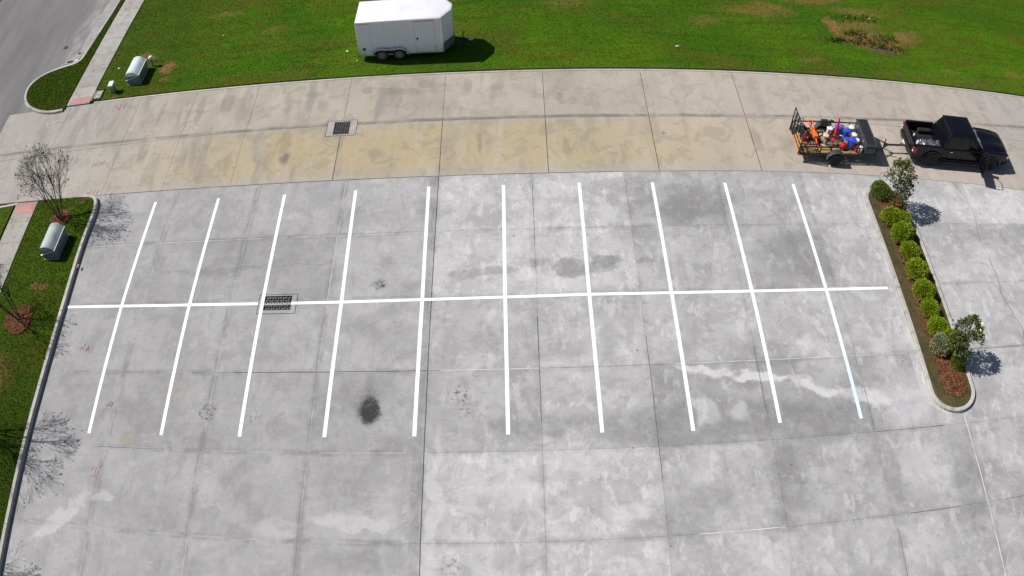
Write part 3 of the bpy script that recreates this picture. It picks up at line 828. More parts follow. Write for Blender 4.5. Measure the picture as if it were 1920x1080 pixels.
# hairline cracks right of the island
def crack(pts, w=0.018):
    P = resample([Vector(p) for p in pts], 0.22)
    P = [p+Vector((random.gauss(0, .03), random.gauss(0, .03))) for p in P]
    b = MB(); L_ = offset_path(P, w/2); R_ = offset_path(P, -w/2)
    for k in range(len(P)-1):
        b.poly([(L_[k].x, L_[k].y, 0.003), (R_[k].x, R_[k].y, 0.003), (R_[k+1].x, R_[k+1].y, 0.003), (L_[k+1].x, L_[k+1].y, 0.003)])
    b.build('crack', M['joint'], lot)
crack([(36.3, 5.6), (36.5, 4.0), (36.1, 2.4)]); crack([(36.15, 1.4), (36.3, 0.6), (36.1, -0.6), (36.5, -2.4), (36.3, -3.1)], 0.03); crack([(35.2, 1.15), (35.9, 1.1), (36.15, 0.7)], 0.014)

# survey marks sprayed on the concrete
def marks(x, y, strokes, mat, parent, z=0.006, rot=0.0, s=1.0):
    b = MB()
    for (x0, y0, x1, y1, w) in strokes:
        P = [Vector((x0, y0))*s, Vector((x1, y1))*s]
        P = [Vector((p.x*math.cos(rot)-p.y*math.sin(rot)+x, p.x*math.sin(rot)+p.y*math.cos(rot)+y)) for p in P]
        L_ = offset_path(P, w/2); R_ = offset_path(P, -w/2)
        b.poly([(L_[0].x, L_[0].y, z), (R_[0].x, R_[0].y, z), (R_[1].x, R_[1].y, z), (L_[1].x, L_[1].y, z)])
        z += 0.0004
    return b.build('spray_mark', mat, parent)
SM = [(-.16, -.16, -.10, .05, .035), (0, -.12, .02, .2, .035), (.12, -.16, .2, .14, .035), (-.12, .0, .02, .0, .03)]
marks(-1.25, -2.05, SM, M['survey'], lot); marks(-1.02, -2.1, SM[:2], M['survey_dark'], lot, 0.009, s=.6)
marks(0.75, -7.45, [(-.2, .05, -.1, .2, .03), (-.02, -.12, .0, .18, .03), (.1, -.1, .14, .1, .03), (-.14, -.18, .1, -.18, .04), (.16, .18, .22, .26, .03)], M['survey'], lot)
marks(0.68, -4.6, SM[:3], M['survey_dark'], lot, s=.7)
marks(-4.2, 8.7, SM + [(.26, -.05, .34, .15, .03)], M['survey'], road, s=1.3)
marks(-3.85, 6.75, SM + [(.28, -.1, .36, .1, .04)], M['survey'], road, s=1.3)
marks(-4.35, 13.05, [(-.22, .16, -.1, -.1, .05), (.02, .2, .02, -.25, .05), (.3, .24, .24, -.12, .05), (-.1, -.1, .02, -.12, .05)], M['survey'], road, s=1.1)
marks(-6.1, 12.95, [(-.35, .1, -.2, -.05, .03), (-.1, .12, .1, .02, .03), (.15, -.1, .28, -.3, .035), (.3, .1, .34, -.2, .03)], M['chalk'], road, s=1.1)
marks(-8.4, 12.4, [(-.35, -.1, -.1, .0, .05), (-.1, .1, .15, .0, .04), (.1, .1, .35, .12, .05), (-.3, .1, -.22, -.2, .04)], M['chalk'], road, s=1.2)
for (x_, y_) in ((-2.62, 2.2),):
    b = MB(); b.box(x_-.05-.2, x_-.03-.12, y_-.18, y_, 0.192, 0.1935); b.build('spray_mark', M['survey'], lot)

# ------------------------------------------------------------------ storm drain inlets
def drain(name, rect, grate, label, band=False):
    x0, x1, y0, y1 = rect; a0, a1, b0, b1 = grate
    root = empty(name, ((x0+x1)/2, (y0+y1)/2, 0)); cx_, cy_ = (x0+x1)/2, (y0+y1)/2
    tag(root, label, 'drain')
    e = 0.025
    col = MB()
    for r in minus((x0+e-cx_, x1-e-cx_, y0+e-cy_, y1-e-cy_), (a0-cx_, a1-cx_, b0-cy_, b1-cy_)):
        col.box(*r, -0.05, 0.003)
    col.build('collar', M['lot'] if band else M['gutter'], root)
    fr = MB(); t_ = 0.03
    A0, A1, B0, B1 = a0-cx_, a1-cx_, b0-cy_, b1-cy_
    for r in minus((A0, A1, B0, B1), (A0+t_, A1-t_, B0+t_, B1-t_)): fr.box(*r, -0.06, 0.0045)
    fr.build('frame', M['gutter'] if not band else M['iron'], root)
    p = MB()
    p.box(A0+t_, A1-t_, B0+t_, B1-t_, -0.62, -0.60)
    p.build('pit', M['pit'], root)
    gm = M['iron']
    if band:
        t = NT('painted_iron'); X = t.xyz()
        bd = t.ramp(t.math('ABSOLUTE', t.math('ADD', X[1], 0.02)), 0.062, 0.072, 0.92, 0.0)
        gm = t.fin(t.mix(bd, (0.012, 0.013, 0.016), (0.70, 0.71, 0.76)), 0.85, 0, 0.15)
    gb = MB()
    n = int((B1-B0-2*t_)/(0.105 if band else 0.085))
    for k in range(1, n):
        y = B0+t_+(B1-B0-2*t_)*k/n
        gb.box(A0+t_, A1-t_, y-0.011, y+0.011, -0.05, 0.001)
    m_ = 8 if band else 6
    nb = int((A1-A0)/0.11)
    for k in range(nb):
        x = A0+t_+(A1-A0-2*t_)*(k+.5)/nb
        # short slanted cross ribs between the bars
        for j in range(n):
            y = B0+t_+(B1-B0-2*t_)*(j+.5)/n
            R_ = Matrix.Translation((x, y, 0)) @ Matrix.Rotation(math.radians(35 if (j+k) % 2 or not band else -35), 4, 'Z')
            gb.box(-0.009, 0.009, -0.045, 0.045, -0.045, -0.004, M=R_)
    o = gb.build('grate', gm, root); tag(o, kind='stuff')
drain('drain_inlet', INLET_ROAD, (7.74, 8.54, 9.50, 10.44), 'black iron storm grate in a pale concrete collar in the beige road')
drain('drain_inlet', INLET_LOT, (6.22, 7.36, -0.34, 0.34), 'black iron storm grate in the striped lot with the white line painted over it', True)

# ------------------------------------------------------------------ utility boxes on the lawns
M['tgreen'] = paint('transformer_paint', (0.17, 0.215, 0.245), 0.35, var=0.10, coat=0.3)
M['tlid'] = paint('transformer_lid', (0.70, 0.78, 0.79), 0.30, var=0.14, coat=0.3, scale=2.0)
M['tlid_old'] = paint('transformer_lid_faded', (0.42, 0.46, 0.465), 0.42, var=0.22, scale=1.6)
M['tbase'] = paint('transformer_base', (0.20, 0.22, 0.25), 0.6)
M['white'] = paint('white_enamel', (0.78, 0.79, 0.80), 0.35, var=0.06)
M['lock'] = paint('zinc', (0.55, 0.56, 0.57), 0.35, 0.8)
def transformer(loc, rz, lid, label):
    W, Ln = 0.78, 1.42
    r = empty('transformer_box', loc, rz); tag(r, label, 'utility box', 'pad mounted transformer boxes on the lawns')
    b = MB(); b.box(-W/2-.03, W/2+.03, -Ln/2-.03, Ln/2+.03, -0.02, 0.05, bevel=.015); b.build('pad', M['walk'], r)
    # tank: right (low) side wall and sloped front
    prof = [(-W/2, .07), (W/2, .07), (W/2+.02, .52), (W/2, .60), (-W/2, .60)]
    b = MB(); rings = []
    for y in (-Ln/2, Ln/2): rings.append([(x, y, z) for x, z in prof])
    b.loft(rings); b.build('cabinet', M['tgreen'], r, bevel=.012)
    # curved hood
    rings = []
    hp = []
    for k in range(9):
        a = math.pi*(0.98 - 0.80*k/8)
        hp.append((-0.04+0.36*math.cos(a), 0.60+0.25*math.sin(a)))
    hp = [(-W/2-.01, .585)] + [(max(x, -W/2-.01), z) for x, z in hp] + [(W/2+.03, .60), (W/2+.03, .585)]
    b = MB()
    for y, s_ in ((-Ln/2-.015, 1.0), (Ln/2+.015, 1.0)): rings.append([(x, y, z) for x, z in hp])
    b.loft(rings); b.build('hood', lid, r, smooth=True)
    # ridge seam running down the long side and across the front
    b = MB()
    b.box(W/2+.005, W/2+.05, -Ln/2-.02, Ln/2+.02, .575, .605)
    b.tube((W/2+.03, -Ln/2-.02, .60), (-W/2-.02, -Ln/2-.03, .34), .016, n=6)
    b.build('seam_flange', M['white'], r)
    b = MB(); b.box(-W/2-.04, -W/2+.03, -Ln/2-.05, -Ln/2+.01, .29, .37, bevel=.01); b.build('latch', M['lock'], r)
    b = MB(); b.box(-W/2+.12, W/2-.12, -Ln/2-.008, -Ln/2+.004, .12, .27); b.build('nameplate', M['tbase'], r)
    for y in (-.45, .45):
        b = MB(); b.tube((W/2-.02, y, .60), (W/2+.01, y+.12, .62), .012, n=6); b.build('hinge', M['lock'], r)
    return r
transformer((-3.98, 15.42, 0.10), 0.0, M['tlid'], 'pale blue green transformer box with white hood on the lawn beside the upper sidewalk')
transformer((-4.42, 3.30, 0.13), -0.03, M['tlid_old'], 'faded grey green transformer box with stained hood between the bare tree and the lot kerb')

r = empty('telecom_pedestal', (-5.12, 14.30, 0.10)); tag(r, 'small grey utility pedestal with white slanted cap beside the valve box', 'pedestal')
b = MB(); b.box(-.11, .11, -.14, .14, 0, .52, bevel=.01); b.build('housing', M['tbase'], r)
b = MB(); b.loft([[(-.15, -.20, .50), (.15, -.20, .50), (.15, .20, .50), (-.15, .20, .50)], [(-.14, -.19, .58), (.14, -.19, .58), (.14, .19, .62), (-.14, .19, .62)]]); b.build('cap', M['white'], r, bevel=.012)
r = empty('marker_post', (-3.34, 16.25, 0.10)); tag(r, 'short post with rounded white cap behind the upper transformer box', 'post')
b = MB(); b.lathe([(.055, 0), (.055, .52)], n=12); b.build('post_shaft', M['tbase'], r, smooth=True)
b = MB(); b.lathe([(.10, .50), (.13, .55), (.13, .60), (.09, .66), (.02, .68)], n=14); b.build('cap', M['white'], r, smooth=True)
r = empty('valve_box', (-6.08, 14.22, 0.10)); tag(r, 'flat square concrete valve box with lid beside the red curb ramp pad', 'valve box')
b = MB(); b.box(-.33, .33, -.44, .46, -.05, .0, bevel=.01); b.build('collar', M['walk'], r)
b = MB(); b.box(-.22, .22, -.33, .34, 0, .018, bevel=.006); b.build('lid', M['gutter'], r)
for y in (-.16, .18):
    b = MB(); b.box(-.08, .08, y-.025, y+.025, .018, .024); b.build('lid_handle', M['white'], r)
r = empty('storm_inlet', (-9.3, 18.15, 0.0)); tag(r, 'kerbside storm inlet hood with dark slot at the street corner', 'storm inlet')
b = MB(); b.prism([(-.55, -.40), (.30, -.35), (.38, .65), (.10, .75), (-.62, -.15)], 0.0, .02); b.build('inlet_slab', M['gutter'], r)
b = MB(); b.box(-.45, -.05, -.3, -.1, .02, .026); b.build('inlet_slot', M['pit'], r)
b = MB(); b.box(.05, .2, .45, .6, .02, .05); b.build('inlet_slot', M['pit'], r)
b = MB(); b.box(.12, .30, -.28, -.14, .02, .07, bevel=.01); b.build('inlet_plate', M['white'], r)

# small scraps and stones on the ground
def scrap(x, y, z, s, mat, label, cat='litter', seed=0):
    rr = random.Random(seed)
    b = MB()
    n = 7
    ring = [(s*math.cos(6.283*k/n)*rr.uniform(.7, 1.2), s*.6*math.sin(6.283*k/n)*rr.uniform(.7, 1.2)) for k in range(n)]
    b.loft([[(px, py, -.01) for px, py in ring], [(px*.85, py*.85, s*.25) for px, py in ring], [(px*.4, py*.5, s*.38) for px, py in ring]])
    o = b.build('paper_scrap' if cat == 'litter' else 'stone', mat, None, loc=(x, y, z)); tag(o, label, cat); return o
scrap(-5.55, 16.4, .12, .10, M['white'], 'small white disc in the grass between upper sidewalk and transformer', seed=1)
scrap(7.65, 15.85, .12, .09, M['white'], 'crumpled white scrap on the grass left of the enclosed trailer', seed=2)
scrap(8.25, 15.0, .12, .05, M['white'], 'tiny white scrap on the grass by the rear corner of the enclosed trailer', seed=3)
scrap(0.3, 18.4, .12, .05, M['white'], 'tiny white scrap alone in the open grass', seed=4)
scrap(24.2, 15.5, .11, .13, M['chalk'], 'pale flat stone in the grass above the middle of the road', 'stone', seed=5)
scrap(36.05, 19.0, .12, .07, M['white'], 'white speck in the grass just above the muddy patch', seed=6)
r = MB(); r.lathe([(.16, 0), (.15, .03), (.05, .045)], n=10)
o = r.build('dirt_clod', M['seal_dark'], None, loc=(-10.6, 19.6, -.005)); tag(o, 'small dark lump lying on the grey street', 'clod')

# ------------------------------------------------------------------ island bed
M['mulch'] = (lambda t: t.fin(t.mix(t.ramp(t.noise(9, 5, .7), .3, .7), (0.075, 0.035, 0.016), (0.17, 0.085, 0.042)), .95))(NT('mulch'))
M['mulch_chip'] = leaf_mat('mulch_chips', (0.055, 0.024, 0.010), (0.24, 0.105, 0.055), .9, 0.0, .1)
M['soil_grass'] = (lambda t: t.fin(t.mix(t.ramp(t.noise(2.2, 5, .7), .35, .65), (0.045, 0.042, 0.012), (0.105, 0.066, 0.030)), .95))(NT('thin_turf'))
inner = [tuple(p) for p in offset_path(ISL, 0.155)]
b = MB(); b.prism(inner, -.05, .115); o = b.build('island_bed', M['soil_grass']); tag(o, kind='structure')
mul = stadium(31.62, 32.66, -5.35, 5.0, .50)
mul = [(p.x + .06*math.sin(p.y*2.1)+.04*math.sin(p.y*5.3), p.y) for p in mul]
b = MB(); b.prism(mul, .10, .135); o = b.build('mulch_bed', M['mulch']); tag(o, kind='structure')
def chips(name, pts, z, label, seed, size=(.03, .07)):
    rng = np.random.default_rng(seed); n = len(pts)
    a = rng.uniform(0, 2*np.pi, n); s_ = rng.uniform(*size, n); w_ = s_*rng.uniform(.25, .5, n)
    u = np.stack([np.cos(a), np.sin(a), rng.normal(0, .3, n)], 1)*s_[:, None]
    v = np.stack([-np.sin(a), np.cos(a), rng.normal(0, .3, n)], 1)*w_[:, None]
    c_ = np.concatenate([pts, np.full((n, 1), z)+rng.uniform(0.005, .03, (n, 1))], 1)
    V = np.stack([c_-u-v, c_+u-v, c_+u+v, c_-u+v], 1)
    me = np_mesh(name, V.reshape(-1, 3), np.arange(n*4), 4, M['mulch_chip'], np.repeat(rng.random(n), 4))
    o = link_mesh(name, me); tag(o, label, 'mulch', kind='stuff'); return o
rng = np.random.default_rng(5)
q = rng.uniform([31.60, -5.32], [32.66, 4.98], (8000, 2)); keep = (np.abs(q[:, 0]-32.14) < .52) & (((q[:, 1] > -4.8) | (np.hypot(q[:, 0]-32.14, (q[:, 1]+4.80)) < .52)))
chips('mulch', q[keep], .135, 'reddish brown bark mulch covering the island bed', 3)
o = blades('grass', [tuple(p) for p in offset_path(ISL, 0.18)], 7000, .11, (.02, .05), 6); o['label'] = 'thin greenish turf rim around the island bed'
for (x_, y_, rad, sd_, lab) in ((-5.02, -0.70, .72, 11, 'round reddish brown mulch ring around the small bare tree'), (-4.86, 4.98, .50, 12, 'small earth and mulch patch at the foot of the upper bare tree')):
    a = rng.uniform(0, 6.283, 1300); rr_ = rad*np.sqrt(rng.random(1300))*(1+.12*np.sin(3*a+sd_))
    b = MB(); b.lathe([(rad*1.0, .0), (rad*.9, .03), (rad*.4, .05)], n=22, center=(x_, y_, .125))
    o = b.build('mulch_mound', M['mulch']); tag(o, lab.replace('mulch ring', 'mulch mound').replace('patch', 'mound'), 'mulch')
    ch = chips('mulch', np.stack([x_+rr_*np.cos(a), y_+rr_*np.sin(a)], 1), .155, lab, sd_)

# ------------------------------------------------------------------ vegetation
M['bark'] = paint('grey_brown_bark', (0.085, 0.060, 0.050), .9, var=.25, scale=12)
M['twig'] = paint('twig_bark', (0.060, 0.042, 0.034), .9, var=.2)
M['pod'] = leaf_mat('seed_pods', (0.016, 0.016, 0.013), (0.045, 0.038, 0.028), .9, 0.0, .2)
M['shrub'] = leaf_mat('shrub_leaves', (0.085, 0.175, 0.004), (0.33, 0.43, 0.018), .45, .25, .4)
M['shrub_dark'] = leaf_mat('shrub_leaves_dark', (0.055, 0.100, 0.008), (0.16, 0.23, 0.02), .45, .25, .4)  # darker green foliage of the two low shrubs
M['varieg'] = leaf_mat('variegated_leaves', (0.10, 0.13, 0.04), (0.42, 0.44, 0.25), .5, .2, .4)
M['magn'] = leaf_mat('magnolia_leaves', (0.035, 0.060, 0.010), (0.22, 0.25, 0.06), .34, .18, .5)

def leaf_cloud(centers, dirs, size, rng, aspect=.5, fold=.25):
    """pairs of quads-as-rhombi, one leaf per centre, pointing along dirs"""
    n = len(centers)
    d = dirs/np.maximum(np.linalg.norm(dirs, axis=1, keepdims=True), 1e-6)
    ref = rng.normal(size=(n, 3)); s_ = np.cross(d, ref); s_ /= np.maximum(np.linalg.norm(s_, axis=1, keepdims=True), 1e-6)
    up = np.cross(s_, d)
    L = rng.uniform(size[0], size[1], n)[:, None]
    a = centers; t_ = centers + d*L - up*L*.15
    m1 = centers + d*L*.5 + s_*L*aspect*.5 + up*L*fold*.3; m2 = centers + d*L*.5 - s_*L*aspect*.5 + up*L*fold*.3
    return np.stack([a, m1, t_, m2], 1)

def shrub_mesh(name, rx, ry, rz, n, rng, mat, size=(.045, .085)):
    u = rng.normal(size=(n, 3)); u /= np.linalg.norm(u, axis=1, keepdims=True)
    u[:, 2] = np.where(u[:, 2] < -.35, -u[:, 2], u[:, 2])
    ph = rng.uniform(0, 6, 6)
    lump = 1 + .07*np.sin(5*u[:, 0]+ph[0])*np.sin(4*u[:, 1]+ph[1]) + .06*np.sin(9*u[:, 0]+ph[2])*np.sin(8*u[:, 2]+ph[3]) + .05*np.sin(12*u[:, 1]+ph[4])
    rad = lump*(1 - .38*rng.random(n)**2.2)
    c_ = u*rad[:, None]*np.array([rx, ry, rz]); c_[:, 2] += rz*.82
    d = u + rng.normal(0, .55, (n, 3)); d[:, 2] += .35
    V = leaf_cloud(c_, d, size, rng)
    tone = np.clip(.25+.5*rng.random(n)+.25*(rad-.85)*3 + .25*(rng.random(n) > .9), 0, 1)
    return np_mesh(name, V.reshape(-1, 3), np.arange(n*4), 4, mat, np.repeat(tone, 4))
def stems_mesh(rx, rz, rng):
    b = MB()
    for k in range(14):
        a = rng.uniform(0, 6.283); r_ = rng.uniform(.3, .8)*rx
        b.tube((.05*math.cos(a), .05*math.sin(a), 0), (r_*math.cos(a), r_*math.sin(a), rz*rng.uniform(.8, 1.3)), .014, .006, 5)
    return b.mesh('stems')
rng = np.random.default_rng(21)
SH = [shrub_mesh('leaves', .47, .44, .40, 3300, rng, M['shrub']) for _ in range(3)]
SHV = shrub_mesh('leaves', .42, .42, .42, 2800, rng, M['varieg'])
SHD = shrub_mesh('leaves', .46, .50, .38, 3000, rng, M['shrub_dark'])
STM = stems_mesh(.42, .45, rng); STM.materials.append(M['bark'])
spots = [
    (31.74, 5.02, .92, 1.0, SHD, 'dark low rounded shrub at the upper tip of the island under the small tree'),
    (31.78, 3.42, 1.0, 1.0, SH[0], 'rounded yellow green shrub just below the upper island tree, left of its pair'),
    (32.22, 3.22, .90, 1.0, SH[1], 'rounded green shrub half hidden on the right side just below the upper island tree'),
    (31.95, 2.42, 1.15, 1.05, SH[2], 'large bright round shrub, second clump down the island hedge row'),
    (32.00, 1.44, 1.0, 1.0, SH[0], 'round shrub, third clump down the island hedge row'),
    (31.98, .42, 1.15, 1.02, SH[1], 'big round shrub at the middle of the island opposite the cross line end'),
    (31.98, -.60, 1.0, .95, SH[2], 'round shrub just below the middle of the island'),
    (32.02, -1.42, .95, .9, SH[0], 'small tight round shrub in the lower half of the island row'),
    (32.05, -2.36, 1.0, .95, SH[1], 'last full round green shrub above the pale variegated one'),
    (31.92, -3.18, .98, 1.0, SHV, 'pale variegated cream and green shrub beside the lower island tree'),
    (32.36, -3.10, 1.10, 1.1, SH[2], 'green shrub squeezed between the variegated shrub and the lower island tree'),
    (32.55, -3.92, .70, .8, SHD, 'low dark shrub at the foot of the lower island tree')]
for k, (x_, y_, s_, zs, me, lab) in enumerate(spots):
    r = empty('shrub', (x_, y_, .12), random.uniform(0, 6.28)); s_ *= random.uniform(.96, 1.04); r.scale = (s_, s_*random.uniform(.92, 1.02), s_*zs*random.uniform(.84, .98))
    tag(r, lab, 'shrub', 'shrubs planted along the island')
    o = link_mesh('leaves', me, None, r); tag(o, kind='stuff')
    link_mesh('stems', STM, None, r)

def limb(b, p, d, r, L, depth, rng, tips, spread=.5, up=.15, steps=3, gnarl=.12, twig=.006, minsplit=2):
    """recursive branching"""
    for k in range(steps):
        d = (d + Vector((rng.normal(0, gnarl), rng.normal(0, gnarl), rng.normal(0, gnarl)+up*.15))).normalized()
        q_ = p + d*(L/steps)
        r2 = max(twig*.6, r*(1-.22/steps*1.2))
        b.tube(p, q_, r, r2, 5 if r > .02 else 4 if r > .01 else 3, cap=False)
        p, r = q_, r2
    if depth == 0:
        tips.append((p, d)); return
    n = minsplit if rng.random() < .6 else minsplit+1
    a0 = rng.uniform(0, 6.283)
    for k in range(n):
        a = a0 + 6.283*k/n + rng.normal(0, .35)
        o1 = d.orthogonal().normalized(); o2 = d.cross(o1)
        nd = (d + (o1*math.cos(a)+o2*math.sin(a))*spread*rng.uniform(.5, 1.1) + Vector((0, 0, up))).normalized()
        limb(b, p.copy(), nd, max(r*rng.uniform(.60, .78), twig), L*rng.uniform(.66, .86), depth-1, rng, tips, spread, up, steps, gnarl, twig, minsplit)

def crape(name, x, y, h, seed, label, stems=5, lean=(0, 0)):
    rng = np.random.default_rng(seed)
    root = empty(name, (x, y, .13)); tag(root, label, 'tree', 'bare multi stemmed trees along the lot kerb')
    tips = []; tr = MB(); br = MB()
    for k in range(stems):
        a = 6.283*k/stems + rng.normal(0, .25)
        base = Vector((.07*math.cos(a), .07*math.sin(a), 0))
        d = Vector((.30*math.cos(a)+lean[0], .30*math.sin(a)+lean[1], 1)).normalized()
        p = base; r = .032; L = h*.40*rng.uniform(.85, 1.1)
        for s_ in range(4):
            d = (d + Vector((rng.normal(0, .03), rng.normal(0, .03), .01))).normalized()
            q_ = p+d*L/4; tr.tube(p, q_, r, r*.92, 7, cap=(s_ == 0)); p, r = q_, r*.92
        for j in range(5):
            a2 = rng.uniform(0, 6.283)
            nd = (d + Vector((math.cos(a2)*.32+math.cos(a)*.12, math.sin(a2)*.32+math.sin(a)*.12, .1))).normalized()
            limb(br, p.copy(), nd, .017, h*.165*rng.uniform(.8, 1.2), 4, rng, tips, .46, .09, 2, .09, .0050)
    tr.build('trunk', M['bark'], root, smooth=True)
    me = br.mesh('branches'); me.materials.append(M['twig']); link_mesh('branches', me, None, root)
    T = np.array([tuple(t_[0]) for t_ in tips]); D = np.array([tuple(t_[1]) for t_ in tips])
    sel = rng.random(len(T)) < .45; T, D = T[sel], D[sel]
    V = leaf_cloud(T, D+rng.normal(0, .5, T.shape), (.045, .11), rng, .7)
    me = np_mesh('seed_pods', V.reshape(-1, 3), np.arange(len(V)*4), 4, M['pod'], np.repeat(rng.random(len(V)), 4))
    o = link_mesh('seed_pods', me, None, root); tag(o, kind='stuff')
    return root
crape('bare_tree', -4.82, 5.02, 3.62, 31, 'bare multi stemmed tree with fine twigs at the top of the side lawn', 6, (.06, .06))
crape('bare_tree', -5.05, -0.66, 3.1, 32, 'small bare tree in the round mulch ring below the lower transformer', 4, (-.25, .1))
crape('bare_tree', -4.75, -6.15, 4.0, 33, 'bare tree left of the frame casting the wide twig shadow by the lower left line', 6)
crape('bare_tree', -4.7, -12.0, 3.9, 34, 'bare tree below the left corner whose twig shadow enters at the bottom', 5)

def magnolia(name, x, y, h, seed, label, rx=.75):
    rng = np.random.default_rng(seed)
    root = empty(name, (x, y, .13)); tag(root, label, 'tree', 'small leafy trees on the island')
    tr = MB(); br = MB(); tips = []
    p = Vector((0, 0, 0)); d = Vector((0, .0, 1)); r = .045
    N = 9
    for k in range(N):
        d = (d + Vector((rng.normal(0, .05), rng.normal(0, .05), .1))).normalized(); q_ = p+d*h*.88/N
        tr.tube(p, q_, r, r*.9, 7, cap=(k == 0)); p, r = q_, r*.88
        if k >= 1:
            for j in range(5):
                a = rng.uniform(0, 6.283); f = rx*(1.05-.55*abs(k/N-.45)*2)
                nd = Vector((math.cos(a), math.sin(a), .55)).normalized()
                limb(br, p.copy(), nd, .014, f*.42, 2, rng, tips, .6, .25, 2, .1, .005)
    tr.build('trunk', M['bark'], root, smooth=True)
    me = br.mesh('branches'); me.materials.append(M['bark']); link_mesh('branches', me, None, root)
    T = np.array([tuple(t_[0]) for t_ in tips]); D = np.array([tuple(t_[1]) for t_ in tips])
    T = np.repeat(T, 6, 0); D = np.repeat(D, 6, 0); n = len(T)
    T = T + rng.normal(0, .06, T.shape); D = D + rng.normal(0, .75, D.shape) + np.array([0, 0, .2])
    V = leaf_cloud(T, D, (.10, .17), rng, .45)
    me = np_mesh('leaves', V.reshape(-1, 3), np.arange(n*4), 4, M['magn'], np.repeat(rng.random(n)**1.5, 4))
    o = link_mesh('leaves', me, None, root); tag(o, kind='stuff')
    return root
magnolia('young_tree', 32.22, 4.30, 2.35, 41, 'young broadleaf tree with dark glossy leaves at the upper end of the island', .78)
magnolia('young_tree', 32.50, -3.62, 1.95, 44, 'young broadleaf tree at the lower end of the island over the bare mulch', .72)

# weeds and puddle in the muddy patch of the field
rng = np.random.default_rng(77)
n = 1100
cl = np.array([[34.6, 17.3, .8, .3], [35.2, 16.7, 1.2, .35], [36.4, 17.0, .6, .3], [34.2, 16.5, 1.3, .25], [36.7, 16.1, .7, .3], [35.6, 16.3, .8, .25], [35.2, 18.9, 1.4, .4], [33.2, 16.6, .5, .15]])
kx = rng.integers(0, len(cl), n)
c_ = np.stack([cl[kx, 0]+rng.normal(0, 1, n)*cl[kx, 2]*.55, cl[kx, 1]+rng.normal(0, 1, n)*cl[kx, 3]*.6, np.full(n, .11)], 1)
D = rng.normal(0, .5, (n, 3)); D[:, 2] = np.abs(D[:, 2])+.4
V = leaf_cloud(c_, D, (.08, .20), rng, .4)
M['weed'] = leaf_mat('weed_leaves', (0.022, 0.06, .006), (0.16, 0.17, .02), .6, .2, .3)
o = link_mesh('weeds', np_mesh('weeds', V.reshape(-1, 3), np.arange(n*4), 4, M['weed'], np.repeat(rng.random(n), 4)))
tag(o, 'ragged dark green and brown weeds around the muddy hollow in the field', 'weeds', kind='stuff')
t = NT('muddy_water'); M['water'] = t.fin((0.10, 0.085, 0.075), .08, 0, .5)
b = MB(); ring = [(35.75+.75*math.cos(a)*(1+.2*math.sin(3*a)), 15.95+.22*math.sin(a)*(1+.25*math.cos(2*a))-.25*math.cos(a)*.6) for a in np.linspace(0, 6.283, 24)[:-1]]
b.prism(ring, .09, .118); o = b.build('puddle', M['water']); tag(o, kind='structure')

# ------------------------------------------------------------------ vehicles: shared bits
M['tyre'] = paint('tyre_rubber', (0.022, 0.022, 0.023), .8, var=.2)
M['rim_white'] = paint('painted_rim', (0.50, 0.49, 0.47), .4, .3)
M['rim_black'] = paint('black_rim', (0.02, 0.02, 0.022), .3, .6)
M['black_metal'] = paint('black_powdercoat', (0.030, 0.031, 0.034), .45, .2, var=.2)
M['alu'] = paint('aluminium', (0.62, 0.63, 0.65), .32, .85, var=.05)
t = NT('trailer_skin')
_o = t.objc()
_c = t.mix(t.ramp(t.noise(3.0, 5, .6, vec=_o, stretch=(3.5, 3.5, .25)), .50, .72, 0, .45), (0.64, 0.68, 0.74), (0.47, 0.49, 0.52))
_c = t.mix(t.ramp(t.noise(2.0, 6, .7, vec=_o), .55, .75, 0, .3), _c, (0.50, 0.49, 0.46))
M['trail_white'] = t.fin(_c, .30, 0, .5, .25)
M['trail_roof'] = paint('trailer_roof', (0.78, 0.78, 0.84), .35, var=.05, scale=.8)
M['guard'] = paint('stone_guard', (0.14, 0.17, 0.19), .4, .3, var=.1)
M['red_lens'] = paint('red_lens', (0.30, 0.008, 0.010), .15, coat=.5)
M['amber'] = paint('amber_lens', (0.75, 0.28, 0.03), .2)
def wheel(parent, x, y, rad, wid, side, rim, spokes=6):
    w = empty('wheel', (x, y, rad), 0, parent)
    h = wid/2
    b = MB(); b.lathe([(rad*.58, -h), (rad*.90, -h), (rad*.985, -h*.7), (rad, -h*.3), (rad, h*.3), (rad*.985, h*.7), (rad*.90, h), (rad*.58, h)], axis='Y', n=28)
    b.build('tyre', M['tyre'], w, smooth=True)
    f = -1 if side < 0 else 1
    b = MB(); b.lathe([(rad*.60, f*(h-.012)), (rad*.60, f*(h+.004)), (rad*.54, f*(h+.004)), (rad*.48, f*(h-.03)), (rad*.16, f*(h-.015)), (rad*.14, f*(h+.02)), (.01, f*(h+.022))], axis='Y', n=24, cap=False)
    b.build('rim', rim, w, smooth=True)
    b = MB()
    for k in range(spokes):
        a = 6.283*k/spokes
        p0 = (rad*.16*math.cos(a), f*(h+.006), rad*.16*math.sin(a)); p1 = (rad*.55*math.cos(a), f*(h+.0), rad*.55*math.sin(a))
        b.tube(p0, p1, .02, .016, 5)
    b.build('spokes', rim, w)
    return w

